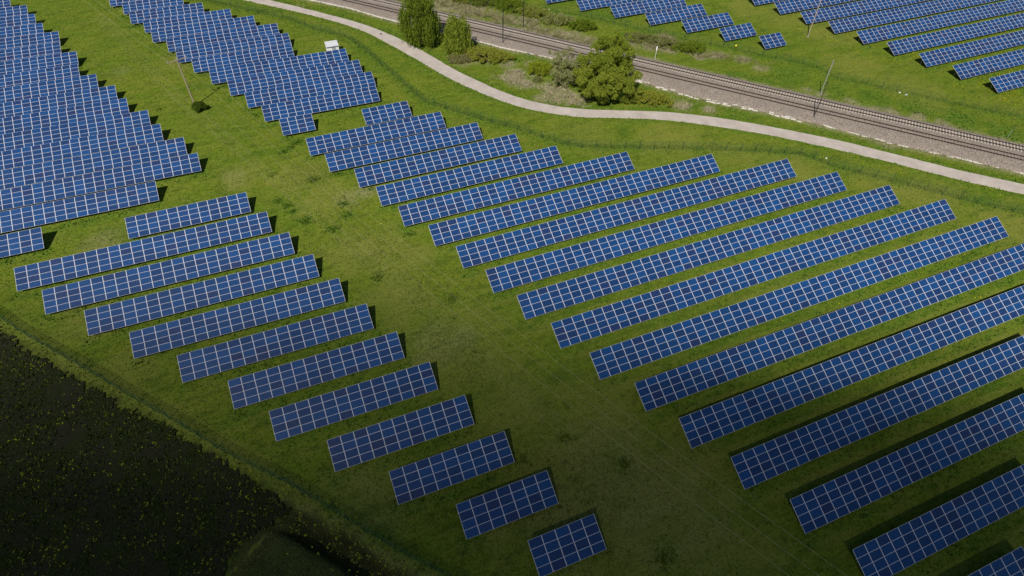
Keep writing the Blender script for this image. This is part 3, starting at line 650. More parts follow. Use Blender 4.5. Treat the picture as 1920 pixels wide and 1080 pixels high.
# ------------------------------------------------------------------ poles, masts, wires
def up_to(base, top):
    """height of an upright standing at the ground pixel base whose tip shows at pixel top"""
    B = G(*base)
    hs = np.arange(.3, 25, .05); D = np.stack([np.full_like(hs, B[0]), np.full_like(hs, B[1]), hs-CAM_H], 1); z = D@_fw
    e = np.hypot(960+F_PX*(D@_r)/z-top[0], 540-F_PX*(D@_u)/z-top[1]); return B, float(hs[np.argmin(e)])
PDIR = np.array([.378, -.926]); PDIR /= np.linalg.norm(PDIR); PPER = np.array([-PDIR[1], PDIR[0]])
P0 = np.array([-17.9, 141.3])
def wire_z(s): return 11.0-.1087*s+6.783e-4*s*s
def power_pole(c, label):
    t = add('power_pole', None, loc=(c[0], c[1], 0), rot=(0, 0, math.atan2(PPER[1], PPER[0]))); tag(t, label, 'power pole', 'wooden power poles of the overhead line')
    b = MB(); b.tube([(0, 0, -.5), (0, 0, 5.5), (0, 0, 10.75)], [.17, .14, .11], 9); add('post', b.mesh('post', M['wood_pole']), t)
    b = MB(); b.box(-2.05, 2.05, -.075, .075, 10.45, 10.62); ca_ = add('crossarm', b.mesh('crossarm', M['wood_pole']), t)
    b = MB(); b.bar((-.8, .06, 10.45), (0, .06, 9.8), .05); b.bar((.8, .06, 10.45), (0, .06, 9.8), .05); add('arm_brace', b.mesh('arm_brace', M['galv']), t)
    b = MB(); b.tube([(0, 0, 10.62), (0, 0, 10.72), (0, 0, 10.80), (0, 0, 10.88), (0, 0, 10.98)], [.03, .07, .045, .075, .03], 8); im = b.mesh('insulator', M['grey_door'])
    for xx in (-1.95, 0, 1.95): add('insulator', im, ca_, (xx, 0, 0 if xx else .12))
power_pole(P0, 'tall wooden pole with crossarm rising from a bush in the grass aisle')
SP = 160.0
power_pole(P0+PDIR*SP, 'wooden power pole with crossarm standing below the bottom edge of the picture')
power_pole(P0-PDIR*120, 'wooden power pole with crossarm standing above the top edge of the picture')
for off, nm in ((-1.95, 'pale overhead wire over the aisle, nearest the arrays above the dark field'), (0.0, 'pale overhead wire over the aisle, middle one of three'), (1.95, 'pale overhead wire over the aisle, nearest the large right-hand block of arrays')):
    b = MB(); Q = P0+PPER*off
    b.tube([(PDIR[0]*s, PDIR[1]*s, wire_z(s)+(.1 if off == 0 else 0)) for s in np.linspace(0, SP, 61)], .009, 4)
    b.tube([(-PDIR[0]*s, -PDIR[1]*s, 11.0-.08*s+.08/120*s*s+(.1 if off == 0 else 0)) for s in np.linspace(0, 120, 41)], .014, 4)
    tag(add('overhead_wire', b.mesh('overhead_wire', M['wire']), loc=(Q[0], Q[1], 0)), nm, 'power line', 'three overhead wires between the wooden poles')

def rail_mast(base, top, label, mat, r=.085, h=None, arm=True):
    B, hh = up_to(base, top); h = h or hh
    t = add('railway_mast', None, loc=(B[0], B[1], 0), rot=(0, 0, ang)); tag(t, label, 'mast', 'masts beside the railway')
    b = MB(); b.box(-r, r, -r*.35, r*.35, 0, h).box(-r, -r+.03, -r, r, 0, h).box(r-.03, r, -r, r, 0, h); add('post', b.mesh('post', mat), t)
    b = MB(); b.box(-.28, .28, -.28, .28, -.2, .10); add('footing', b.mesh('footing', M['old_sleeper']), t)
    b = MB(); b.box(-r-.03, r+.03, -r-.03, r+.03, h, h+.05); add('cap', b.mesh('cap', mat), t)
    return t
rail_mast((943, 82), (943.5, 17), 'dark railway mast on the near side beside the small willow', M['dark_pole'])
rail_mast((981, 53), (984, -14), 'dark railway mast beyond the tracks amid brambles, cut by the top edge', M['dark_pole'])
mc = rail_mast((1525, 221), (1555, 154), 'dark railway mast standing on the near ballast shoulder below its paler twin', M['dark_pole'])
md = rail_mast((1537.5, 177.5), (1565.6, 115), 'grey railway mast at the grassy foot beyond the tracks, leaning over the fence', M['galv'], .075)
rail_mast((1514.5, 69), (1541, -2), 'lone brown pole standing in grass before the far arrays', M['wood_pole'], .10)
def marker(base, top, label, mats, w):
    B, h = up_to(base, top); t = add('marker_post', None, loc=(B[0], B[1], 0), rot=(0, 0, ang)); tag(t, label, 'marker post')
    b = MB(); b.tube([(0, 0, -.2), (0, 0, h)], .05, 6); add('post', b.mesh('post', mats[0]), t)
    if w: b = MB(); b.box(-w, w, -.07, -.04, h-.95, h+.05); add('plate', b.mesh('plate', mats[1]), t)
marker((1228, 111), (1232, 87), 'slim white marker post with narrow plate beyond the far track', (M['white'], M['white']), .13)
marker((1888, 259), (1907, 235), 'short grey post with dark tip at the right end of the railway', (M['galv'], M['dark_pole']), .07)

# ------------------------------------------------------------------ foliage
LEAF_LIGHT = (.310, .370, .045); LEAF_MID = (.210, .270, .026); LEAF_DARK = (.095, .145, .015)
def quads(P, L, W, D, nz=None):
    """leaf quads: centre P, long half-axis along D"""
    n = len(P); D = D/np.linalg.norm(D, axis=1, keepdims=True); R = rng.normal(size=(n, 3)); S_ = np.cross(D, R); S_ /= np.linalg.norm(S_, axis=1, keepdims=True)+1e-9
    a = D*np.asarray(L).reshape(-1, 1)*.5; b_ = S_*np.asarray(W).reshape(-1, 1)*.5
    V = np.stack([P-a, P+b_, P+a, P-b_], 1).reshape(-1, 3); i = np.arange(n)*4
    return V, np.stack([i, i+1, i+2, i+3], 1)
def tints(n, cols, w=None, var=.25):
    cols = np.array(cols); k = rng.choice(len(cols), n, p=w); f = rng.uniform(1-var, 1+var, (n, 1)); return np.repeat(cols[k]*f, 4, axis=0)
def lumps(n_l, rx, ry, rz, zc, seed, rag=.25, flat=0.0):
    """centres and sizes of leaf clumps spread through a crown"""
    r = np.random.default_rng(seed); out = []
    for i in range(n_l):
        v = r.normal(size=3); v /= np.linalg.norm(v); k = r.uniform(.45, 1.0)**.5*(1+r.uniform(-rag, rag)*.5)
        out.append((v[0]*rx*k, v[1]*ry*k, zc+v[2]*rz*k*(1-flat*(v[2] < 0)), r.uniform(.10, .30)*min(rx, ry, rz*1.2)))
    return out
def crown_mesh(name, L, n, size, cols, w, droop=0.0, zmin=.15, aspect=.5):
    tot = sum(l[3]**2 for l in L); PP = []; DD = []
    for cx, cy_, cz, s in L:
        k = max(20, int(n*s*s/tot)); v = rng.normal(size=(k, 3)); v /= np.linalg.norm(v, axis=1, keepdims=True); rr = s*rng.uniform(.5, 1.08, (k, 1))
        p = np.array([cx, cy_, cz])+v*rr*np.array([1, 1, .85]); PP.append(p); d = rng.normal(size=(k, 3))*.8+v*.5; d[:, 2] -= droop*3; DD.append(d)
    P = np.vstack(PP); D = np.vstack(DD); m = P[:, 2] > zmin; P, D = P[m], D[m]; sz = rng.uniform(.6, 1.3, len(P))*size
    V, F = quads(P, sz, sz*aspect, D); return mesh_np(name, V, F, [M['leaf']], tints(len(P), cols, w))
def trunk_mesh(h, r, L, nb=9, seed=1, lean=(0, 0)):
    rr = random.Random(seed); b = MB(); pts = [(lean[0]*t*t, lean[1]*t*t, h*t-.3*(t == 0)) for t in (0, .3, .6, 1)]; b.tube(pts, [r*1.25, r, r*.8, r*.45], 8)
    for l in rr.sample(L, min(nb, len(L))):
        z0 = rr.uniform(.35, .9); s = (lean[0]*z0*z0, lean[1]*z0*z0, h*z0); m = ((s[0]+l[0])/2, (s[1]+l[1])/2, (s[2]+l[2])/2+.3)
        b.tube([s, m, (l[0], l[1], l[2])], [r*.45, r*.28, r*.08], 5)
    return b.mesh('trunk', M['bark'])
def tree(base, label, cat, L, n, size, cols, w, h, r, droop=0, group=None, name='tree', zmin=.3, aspect=.5, lean=(0, 0), seed=1, extra=None):
    B = G(*base) if len(base) == 2 else np.array(base)
    t = add(name, None, loc=(B[0], B[1], 0)); tag(t, label, cat, group)
    add('trunk', trunk_mesh(h, r, L, seed=seed, lean=lean), t); c = add('crown', crown_mesh('crown', L, n, size, cols, w, droop, zmin, aspect), t)
    if extra: extra(t, c)
    return t
def strands(name, origins, lmin, lmax, zmin, cols, w, per=.34, spread=.10):
    P = []
    for (x_, y_, z_) in origins:
        ln = rng.uniform(lmin, lmax); k = int(ln/per)+1; zz = z_-np.arange(k)*per; zz = zz[zz > zmin]
        if not len(zz): continue
        ox = np.cumsum(rng.normal(0, .025, len(zz))); oy = np.cumsum(rng.normal(0, .025, len(zz)))
        for _ in range(2):
            P.append(np.stack([x_+ox+rng.normal(0, spread, len(zz)), y_+oy+rng.normal(0, spread, len(zz)), zz+rng.uniform(-.1, .1, len(zz))], 1))
    P = np.vstack(P); D = rng.normal(size=P.shape)*.28; D[:, 2] -= 1
    V, F = quads(P, rng.uniform(.35, .62, len(P)), rng.uniform(.10, .2, len(P)), D); return mesh_np(name, V, F, [M['leaf']], tints(len(P), cols, w))
GREENS = [LEAF_LIGHT, LEAF_MID, LEAF_DARK]
# big weeping willow at the top edge
def willow(base, label, rx, ry, H, ztop, nst, zlow, seed, cols, w, h_trunk):
    r = np.random.default_rng(seed); B = G(*base); t = add('weeping_willow', None, loc=(B[0], B[1], 0)); tag(t, label, 'willow tree', 'weeping willows beside the railway')
    L = lumps(46, rx*.82, ry*.82, (ztop-zlow)*.40, zlow+(ztop-zlow)*.60, seed, .3)
    add('trunk', trunk_mesh(h_trunk, .34, L, 14, seed), t)
    O = []
    nc = 60
    for i in range(nc):
        a = r.uniform(0, 2*math.pi); q = r.uniform(.15, 1)**.5; zt = zlow+(ztop-zlow)*(.38+.62*math.sqrt(max(0, 1-q*q)))*r.uniform(.72, 1.02)
        cx, cy_ = math.cos(a)*rx*q*r.uniform(.85, 1.08), math.sin(a)*ry*q*r.uniform(.85, 1.08); s = r.uniform(.35, .95)
        for k in range(int(nst/nc)):
            v = r.normal(size=2)*s*.75; O.append((cx+v[0], cy_+v[1], zt-abs(r.normal())*.35-np.hypot(*v)*.35-(r.uniform(0, .55)*(zt-zlow) if q > .6 else 0)))
    add('crown', strands('crown', O, 1.2, (ztop-zlow)*.42, zlow*.1+.2, cols, w), t)
    add('crown', crown_mesh('crown', L, nst*7, .27, cols, w, .5, 1.0, .42), t)
    return t
willow((789, 80), 'tall weeping willow by the path, its crown cut by the top edge', 4.9, 4.9, 13, 13.6, 1500, 2.4, 3, [(.220, .290, .030), (.140, .200, .018), (.070, .110, .012)], [.42, .38, .20], 8.5)
willow((860, 97), 'smaller pale green willow between the tall willow and the railway mast', 3.5, 3.5, 9, 9.2, 800, 1.2, 9, [(.300, .360, .044), (.200, .265, .026), (.095, .140, .014)], [.5, .35, .15], 5.5)
# big tree group by the bend of the path
def lumps_at(lst): return [tuple(l) for l in lst]
LA = lumps(150, 5.2, 4.3, 4.1, 8.4, 21, .75)
tree((1134, 168), 'tall bright green tree whose crown hides part of the railway', 'tree', LA, 64000, .26, GREENS, [.50, .36, .14], 7.5, .30, .7, seed=4)
LB = lumps(190, 6.8, 5.2, 3.3, 4.5, 23, .75)
tree((1135, 183), 'wide bushy willow overhanging the verge at the bend of the path', 'tree', LB, 90000, .25, [(.350, .400, .055), (.240, .290, .030), (.110, .155, .016)], [.44, .36, .20], 4.2, .30, .6, seed=5)
LC = lumps(90, 4.1, 3.4, 2.7, 3.3, 27, .6)+[(x_-.9, y_+1.6, z_, s_*.8) for x_, y_, z_, s_ in lumps(60, 3.4, 2.4, 2.4, 5.6, 28, .7)]+[(x_-3.2, y_-.2, z_, s_*.8) for x_, y_, z_, s_ in lumps(34, 2.2, 2.0, 1.4, 2.6, 26, .7)]
tree((1065, 158), 'pale grey-green blossoming tree leaning beside the wide bushy willow', 'tree', LC, 30000, .19, [(.42, .40, .20), (.28, .31, .09), (.15, .19, .05), (.58, .54, .38)], [.30, .40, .20, .10], 3.4, .16, .1, aspect=.7, seed=6)
LD = lumps(36, 2.6, 2.2, 1.5, 1.8, 29, .3)
tree((1143, 192), 'dark green low shrub under the wide willow at the path bend', 'shrub', LD, 7000, .28, [(.060, .110, .012), (.028, .055, .008)], [.5, .5], 1.6, .08, 0, name='shrub', aspect=.8, seed=7)

def shrub(px, py, rx, ry, h, label, cols, w, n, size=.22, grp='shrubs along the railway', aspect=.7, seed=0, droop=0, rot=0):
    L = lumps(max(16, int(rx*ry*8)), rx*.85, ry*.85, h*.5, h*.45, seed, .35); L = [(x_*math.cos(rot)-y_*math.sin(rot), x_*math.sin(rot)+y_*math.cos(rot), z_, s*.9) for x_, y_, z_, s in L]
    n = int(n*2.0); B = G(px, py); t = add('shrub', None, loc=(B[0], B[1], 0)); tag(t, label, 'shrub', grp); r3 = np.random.default_rng(seed+500)
    for q_ in range(int(26+rx*ry*7)):
        a_ = r3.uniform(0, 6.283); e_ = r3.uniform(0, 1)**.7; k_ = 1+.16*math.sin(3*a_+seed)+.08*math.sin(7*a_+seed*2); cx_, cy_ = math.cos(a_)*rx*e_*k_, math.sin(a_)*ry*e_*k_
        L.append((cx_*math.cos(rot)-cy_*math.sin(rot), cx_*math.sin(rot)+cy_*math.cos(rot), h*.80*math.sqrt(max(0, 1-e_*e_*.92))*r3.uniform(.8, 1.08), r3.uniform(.30, .55)))
    add('trunk', trunk_mesh(h*.6, .06, L, 8, seed), t); add('crown', crown_mesh('crown', L, n, size, cols, w, droop, .02, aspect), t)
OLIVE = [(.310, .335, .034), (.225, .255, .028), (.33, .30, .11)]; BRIGHT = [(.210, .280, .024), (.140, .205, .018), (.085, .125, .015)]; BROWN = [(.32, .27, .16), (.21, .20, .07), (.19, .25, .04)]
shrub(908, 108, 7.2, 3.4, 2.2, 'broad olive shrub in front of the railway mast, largest by the path', OLIVE, [.55, .3, .15], 15000, seed=31, rot=-.7)
shrub(866, 112, 4.0, 2.6, 1.3, 'brownish scrub at the foot of the smaller willow', BROWN, [.4, .35, .25], 3000, seed=32)
shrub(1013, 135, 3.7, 2.8, 2.3, 'rounded olive-yellow shrub left of the blossoming tree', [(.290, .340, .025), (.200, .240, .020)], [.6, .4], 5500, seed=33, rot=-.6)
shrub(1008, 152, 1.0, .9, .9, 'tiny grey-green bush in the straw near the path', BROWN, [.2, .3, .5], 700, seed=34)
shrub(1217, 190, 5.6, 2.7, 2.0, 'long olive shrub right of the wide willow beside the path', OLIVE, [.5, .38, .12], 7500, seed=35, rot=-.55)
shrub(1178, 190, 2.2, 1.8, 1.8, 'dull green shrub touching the right side of the wide willow', [(.20, .24, .026), (.13, .16, .02)], [.5, .5], 3500, seed=36)
shrub(1296, 95, 4.4, 2.5, 2.3, 'bright green shrub beyond the railway below the small arrays', BRIGHT, [.55, .3, .15], 5500, seed=37, rot=-.4)
shrub(1252, 87, 4.6, 2.2, 1.7, 'low tangled scrub left of the bright green shrub beyond the railway', BROWN, [.25, .3, .45], 4200, seed=38, rot=-.5)
shrub(1200, 75, 4.6, 2.4, 1.7, 'low grassy scrub right of the tall tree beyond the railway', BROWN, [.2, .25, .55], 4200, seed=39, rot=-.5)
shrub(1047, 43, 5.2, 2.7, 2.5, 'pale flowering bramble mound beyond the railway, right of the far mast', [(.42, .42, .20), (.25, .29, .06), (.14, .18, .03)], [.35, .4, .25], 5600, seed=40, rot=-.6)
shrub(1092, 53, 4.2, 2.6, 2.2, 'green bramble mound between the pale brambles and the tall tree', BRIGHT, [.35, .45, .2], 4000, seed=41, rot=-.5)
shrub(1000, 29, 5.2, 2.8, 2.4, 'yellowish thicket around the far railway mast', [(.33, .36, .06), (.21, .26, .03), (.28, .24, .12)], [.4, .4, .2], 5500, seed=42, rot=-.7)
shrub(955, 16, 5.2, 3.6, 2.8, 'green thicket at the top edge left of the far railway mast', BRIGHT, [.4, .4, .2], 5600, seed=43, rot=-.7)
shrub(907, 8, 4.4, 3.2, 2.6, 'dark green bush at the top edge with brown brambles below', [(.17, .24, .02), (.10, .15, .015), (.24, .20, .10)], [.4, .4, .2], 4200, seed=44)
shrub(868, 1, 4.2, 3.0, 2.5, 'olive bush at the top edge right of the tall willow', OLIVE, [.3, .5, .2], 4200, seed=45)
shrub(375, 206, 1.5, 1.2, 1.9, 'small dark green bush at the foot of the wooden power pole', [(.110, .170, .018), (.055, .090, .010)], [.5, .5], 3000, .2, 'bushes in the grass aisle', seed=46)

# ------------------------------------------------------------------ grass, weeds, flowers
def visible(x, y, mrg=60):
    D = np.stack([x, y, np.full(x.shape, -CAM_H)], 1); z = D@_fw; z = np.where(z > 1, z, 1e-3); u_ = 960+F_PX*(D@_r)/z; v_ = 540-F_PX*(D@_u)/z
    return (z > 1) & (u_ > -mrg) & (u_ < 1920+mrg) & (v_ > -mrg) & (v_ < 1080+mrg), u_, v_
def free(x, y, tables=True):
    s, nn = rail_sn(x, y); d, sd = pdist(x, y, KERB)
    ok = ~inpoly(x, y, PATH_POLY) & ~((nn < 2.6) & (nn > -7.5)) & ~((nn < 0) & (nn > -12) & (sd > 0))
    if tables:
        for o in TABLES:
            tx, ty, a, L = table_foot(o); yy = y-ty-(x-tx)*a; ok &= ~((x > tx+.2) & (x < tx+L-.2) & (yy > .35) & (yy < 3.3))
    return ok
def scatter(n, x0=-80, x1=215, y0=-6, y1=232):
    x = rng.uniform(x0, x1, n); y = rng.uniform(y0, y1, n); v, _, _ = visible(x, y); return x[v], y[v]
def blades(name, x, y, h, w, cols, label=None, blades_n=2, z0=None, parent=None, lean=.45):
    n = len(x); z = ground_z(x, y) if z0 is None else z0; Vs = []; Cs = []
    for k in range(blades_n):
        a = rng.uniform(0, 2*math.pi, n); dx, dy = np.cos(a)*w/2, np.sin(a)*w/2; lx, ly = rng.normal(0, lean, n)*h, rng.normal(0, lean, n)*h
        V = np.stack([np.stack([x-dx, y-dy, z-.02], 1), np.stack([x+dx, y+dy, z-.02], 1), np.stack([x+lx, y+ly, z+h], 1)], 1).reshape(-1, 3); Vs.append(V)
        Cs.append(np.repeat(cols*rng.uniform(.85, 1.15, (n, 1)), 3, axis=0))
    V = np.vstack(Vs); F = np.arange(len(V)).reshape(-1, 3); o = add(name, mesh_np(name, V, F, [M['grass_blade']], np.vstack(Cs)), parent)
    return tag(o, label, 'grass', kind='stuff')
def grass_tint(x, y):
    d, l, s = zones(x, y); n1 = fbm(x*.45, y, 9, 3)[:, None]; n2 = rng.random((len(x), 1))
    c = (1-n1)*np.array([.066, .134, .007])+n1*np.array([.128, .172, .015])
    c = c*(.55+1.0*n2); d, l, s = d[:, None], l[:, None], s[:, None]
    c = c*(1-l*.8)+l*.8*np.array([.066, .150, .014])*(.6+.9*n2); c = c*(1-d*.75)+d*.75*np.array([.200, .212, .040])*(.6+.8*n2)
    c = c*(1-s*.85)+s*.85*np.array([.32, .27, .17])*(.6+.7*n2); return c, l[:, 0], d[:, 0], s[:, 0]
x, y = scatter(520000); k = free(x, y) & ~(field_mask(x, y) & field_mask(x+rng.normal(0, .7, len(x)), y+rng.normal(0, .7, len(x)))); x, y = x[k], y[k]
c, l, d, s = grass_tint(x, y); r_ = rng.random(len(x))
h = .05+.12*r_**2+.16*l*r_+.16*s*r_; w = .10+.16*rng.random(len(x))+.10*l
blades('meadow_grass', x, y, h, w, c, 'short meadow grass growing between and around the arrays')
# taller lush grass along fences, verges and array fronts
x, y = scatter(420000); k = free(x, y) & ~field_mask(x, y); x, y = x[k], y[k]
dz, lz, sz = zones(x, y); k = rng.random(len(x)) < np.clip(lz*.55+sz*.7, 0, 1)*(fbm(x, y, 1.6, 7) > .42); x, y = x[k], y[k]
c, l, d, s = grass_tint(x, y); h = .14+.34*rng.random(len(x))*(.5+.5*l)+.25*s; w = .10+.18*rng.random(len(x))
blades('tall_grass', x, y, h, w, c*np.array([.85, .95, .9]), 'taller tufted grass along the fences, verges and array edges')
# broad-leaved weeds
def leafy(name, x, y, r, h, cols, wts, k, size, label, cat='weeds'):
    P = []; 
    for i in range(k):
        a = rng.uniform(0, 6.283, len(x)); q = r*rng.uniform(.1, 1, len(x))**.6; P.append(np.stack([x+np.cos(a)*q, y+np.sin(a)*q, np.maximum(ground_z(x, y), -.2)+h*rng.uniform(.2, 1, len(x))*(1-.5*(q/r)**2)], 1))
    P = np.vstack(P); D = rng.normal(size=P.shape); D[:, 2] *= .4; sz = rng.uniform(.6, 1.3, len(P))*size; V, F = quads(P, sz, sz*.6, D)
    return tag(add(name, mesh_np(name, V, F, [M['leaf']], tints(len(P), cols, wts))), label, cat, kind='stuff')
x, y = scatter(26000); k = free(x, y, False) & ~field_mask(x, y); x, y = x[k], y[k]; dz, lz, sz = zones(x, y)
k = (rng.random(len(x)) < .03+.40*np.clip(lz-.25, 0, 1)) & (fbm(x, y, 3.2, 77) > .47); x, y = x[k], y[k]
leafy('weeds', x, y, rng.uniform(.15, .5, len(x)), .22, [(.050, .095, .012), (.085, .125, .020), (.035, .065, .010)], [.4, .35, .25], 14, .17, 'broad-leaved weeds dotted over the grass')
# paler weed patches in the aisle
C_ = [(565,330,4),(600,470,3),(685,440,4),(640,400,4),(720,470,3),(880,660,3),(900,690,4),(840,640,3),(590,330,3),(1090,900,4),(1130,960,4),(800,560,3),(780,520,3),(1190,880,3),(960,850,4),(1070,860,4)]
xs_, ys_ = [], []
for px, py, r in C_:
    g_ = G(px, py); n = int(55*r); xs_.append(g_[0]+rng.normal(0, r*.7, n)); ys_.append(g_[1]+rng.normal(0, r*.7, n))
x, y = np.concatenate(xs_), np.concatenate(ys_); k = free(x, y, False); x, y = x[k], y[k]
leafy('pale_weeds', x, y, rng.uniform(.08, .28, len(x)), .16, [(.17, .20, .045), (.11, .15, .025), (.23, .22, .11)], [.45, .4, .15], 6, .12, 'pale weeds and daisies scattered in the bare aisle')
# dark lush clumps standing out in the aisle
xs_, ys_ = [], []
for px, py, r in [(557,267,.9),(530,285,.9),(588,337,1.2),(523,376,.8),(537,386,.9),(548,396,.6),(573,414,1.1),(624,429,1.2),(644,382,.9),(635,326,.7),(650,404,.9),(511,327,.7),(545,276,.7),(710,520,1),(1060,820,.8),(1170,870,.9),(1245,1045,1.2),(850,560,1),(770,440,.8),(480,215,.9),(300,205,.7),(620,550,.9),(980,860,.8),(870,760,.8)]:
    g_ = G(px, py); n = int(34*r*r)+4; xs_.append(g_[0]+rng.normal(0, r*.62, n)); ys_.append(g_[1]+rng.normal(0, r*.45, n))
x, y = np.concatenate(xs_), np.concatenate(ys_)
leafy('lush_clumps', x, y, rng.uniform(.1, .34, len(x)), .20, [(.080, .150, .012), (.110, .185, .016), (.055, .105, .010)], [.4, .35, .25], 8, .17, 'dark green clumps of taller plants in the grass aisle')
# straw reeds
C_ = [(975,140,2.6),(985,157,2.4),(1040,170,3),(1068,184,2.8),(958,150,2),(1000,122,1.2),(1275,196,1.8),(1250,73,1.2),(1244,70,.8),(950,35,3),(905,28,3),(1035,70,3),(1110,80,3),(1160,84,2.5),(890,12,3),(1060,190,2.5),(1345,104,1.5),(1400,114,1.5),(1120,90,2),(1020,60,3),(1075,78,3),(930,45,3),(868,20,4),(1000,45,3),(1310,102,1.8),(1230,88,2),(835,8,3),(1330,205,1.2),(1052,190,2)]
xs_, ys_ = [], []
for px, py, r in C_:
    g_ = G(px, py); n = int(430*r); a_ = rng.normal(0, r*.95, n); c_ = rng.normal(0, r*.5, n); xs_.append(g_[0]+RU[0]*a_+RN[0]*c_); ys_.append(g_[1]+RU[1]*a_+RN[1]*c_)
x, y = np.concatenate(xs_), np.concatenate(ys_); k = free(x, y, False); x, y = x[k], y[k]; n = len(x)
st_, sn_ = rail_sn(x, y); far_ = sn_ > 0; pa = np.array([.56, .16, .22, .06]); pb = np.array([.22, .24, .40, .14]); pick = np.where(far_, rng.choice(4, n, p=pb), rng.choice(4, n, p=pa)); keep_ = (rng.random(n) < np.where(far_, .75, .62)) & (fbm(x, y, 1.7, 91) > .44)
cc = np.array([[.54, .46, .34], [.34, .28, .17], [.19, .24, .04], [.13, .10, .055]])[pick]*rng.uniform(.7, 1.15, (n, 1)); x, y, cc, far_ = x[keep_], y[keep_], cc[keep_], far_[keep_]; n = len(x)
blades('straw_reeds', x, y, np.where(far_, .25+.6*rng.random(n), .12+.35*rng.random(n)), .04+.06*rng.random(n), cc, 'bleached straw and dead reeds near the railway', 2, lean=1.7)
# dandelions
def flowers(name, x, y, size, col, label, z=.16):
    n = len(x); P = np.stack([x, y, np.maximum(ground_z(x, y), -.3)+z*rng.uniform(.5, 1.3, n)], 1); D = rng.normal(size=P.shape); D[:, 2] *= .25; D /= np.linalg.norm(D, axis=1, keepdims=True)
    up = np.array([0, 0, 1.0])+rng.normal(0, .25, P.shape); S_ = np.cross(D, up); S_ /= np.linalg.norm(S_, axis=1, keepdims=True); s = (rng.uniform(.6, 1.4, (n, 1))*size)/2
    V = np.stack([P-D*s, P+S_*s, P+D*s, P-S_*s], 1).reshape(-1, 3); i = np.arange(n)*4
    cc = np.repeat(np.array(col)*rng.uniform(.75, 1.1, (n, 1)), 4, axis=0)
    return tag(add(name, mesh_np(name, V, np.stack([i, i+1, i+2, i+3], 1), [M['leaf']], cc)), label, 'flowers', kind='stuff')
xs_, ys_ = [], []
for o in TABLES:
    if o[0][0] != 'U': continue
    tx, ty, a, L = table_foot(o); n = int(L*15); xx = rng.uniform(tx-4, tx+L, n); yy = ty+(xx-tx)*a-rng.uniform(.2, 2.9, n); m = fbm(xx, yy, 3.0, 13) > (.47 if int(o[0][1:]) > 1 else .5); xs_.append(xx[m]); ys_.append(yy[m])
for px, py, r, n in [(1860,165,3,150),(1895,180,3.5,240),(1590,150,9,60),(1600,110,8,80),(1700,95,3,60),(1625,348,3,25),(1690,318,2,20),(1830,500,3,30),(1900,465,4,90),(1830,552,2,18),(1240,232,4,25),(1540,295,1,6),(1610,300,2,14),(1660,312,2.5,20),(1745,355,2,10),(1850,360,4,18),(170,130,3,20),(130,185,2,10),(300,170,2,18),(505,340,3,25),(575,560,1,5),(650,625,1,5),(560,380,4,15),(700,430,3,16),(790,520,3,12),(1460,605,1,10),(1575,570,1,5),(640,770,1.5,6),(850,690,1.5,10),(1130,60,6,18),(1400,70,8,40),(1180,240,6,18),(330,300,6,18),(470,500,5,12),(900,1000,6,10)]:
    g_ = G(px, py); xs_.append(g_[0]+rng.normal(0, r*.55, n)); ys_.append(g_[1]+rng.normal(0, r*.55, n))
x, y = np.concatenate(xs_), np.concatenate(ys_); k = free(x, y, False); x, y = x[k], y[k]
flowers('dandelions', x, y, .17, (.58, .53, .010), 'yellow dandelions scattered in the grass and between the far arrays')
# plants on the dark field and along the ditch
x = rng.uniform(-85, -8, 30000); y = rng.uniform(20, 110, 30000); k = field_mask(x, y) & visible(x, y)[0] & (fbm(x, y, 5, 59) > .42) & (rng.random(len(x)) < .5); x, y = x[k], y[k]
leafy('field_weeds', x, y, rng.uniform(.12, .4, len(x)), .30, [(.060, .105, .012), (.110, .160, .018), (.200, .240, .024)], [.5, .35, .15], 8, .17, 'green weeds sprouting all over the dark field')
fxx = rng.uniform(-85, -8, 60000); fyy = rng.uniform(20, 110, 60000); k = field_mask(fxx, fyy) & visible(fxx, fyy)[0]; fxx, fyy = fxx[k], fyy[k]
k = (fbm(fxx, fyy, 4, 19) > .36) & (rng.random(len(fxx)) < .8); x, y = fxx[k], fyy[k]; n = len(x)
blades('field_stubble', x, y, .12+.25*rng.random(n), .10+.16*rng.random(n), np.array([.046, .070, .012])*rng.uniform(.3, 2.3, (n, 1)), 'dark stubble and sprouting weeds on the bare field', 2, z0=np.full(n, .12))
k = (fbm(fxx, fyy, 3.2, 29) > .53) & (rng.random(len(fxx)) < .13); x, y = fxx[k], fyy[k]
k2 = rng.random(len(fxx)) < .035; x, y = np.r_[x, fxx[k2]], np.r_[y, fyy[k2]]
g1 = [(560,985,3,16),(600,985,3,22),(635,1005,2.5,34),(700,1050,3,26),(680,1035,2.5,20),(740,1070,2.5,14),(520,930,2,14),(480,900,3,26),(530,950,3,16),(440,880,2,10)]
for px, py, r, n in g1:
    g_ = G(px, py); x = np.r_[x, g_[0]+rng.normal(0, r*.6, n)]; y = np.r_[y, g_[1]+rng.normal(0, r*.6, n)]
leafy('flowering_rapeseed', x, y, rng.uniform(.06, .26, len(x)), .40, [(.66, .66, .03), (.46, .54, .04), (.20, .27, .04)], [.30, .35, .35], 7, .165, 'yellow flowering weeds scattered over the dark field and ditch bank', 'flowers')

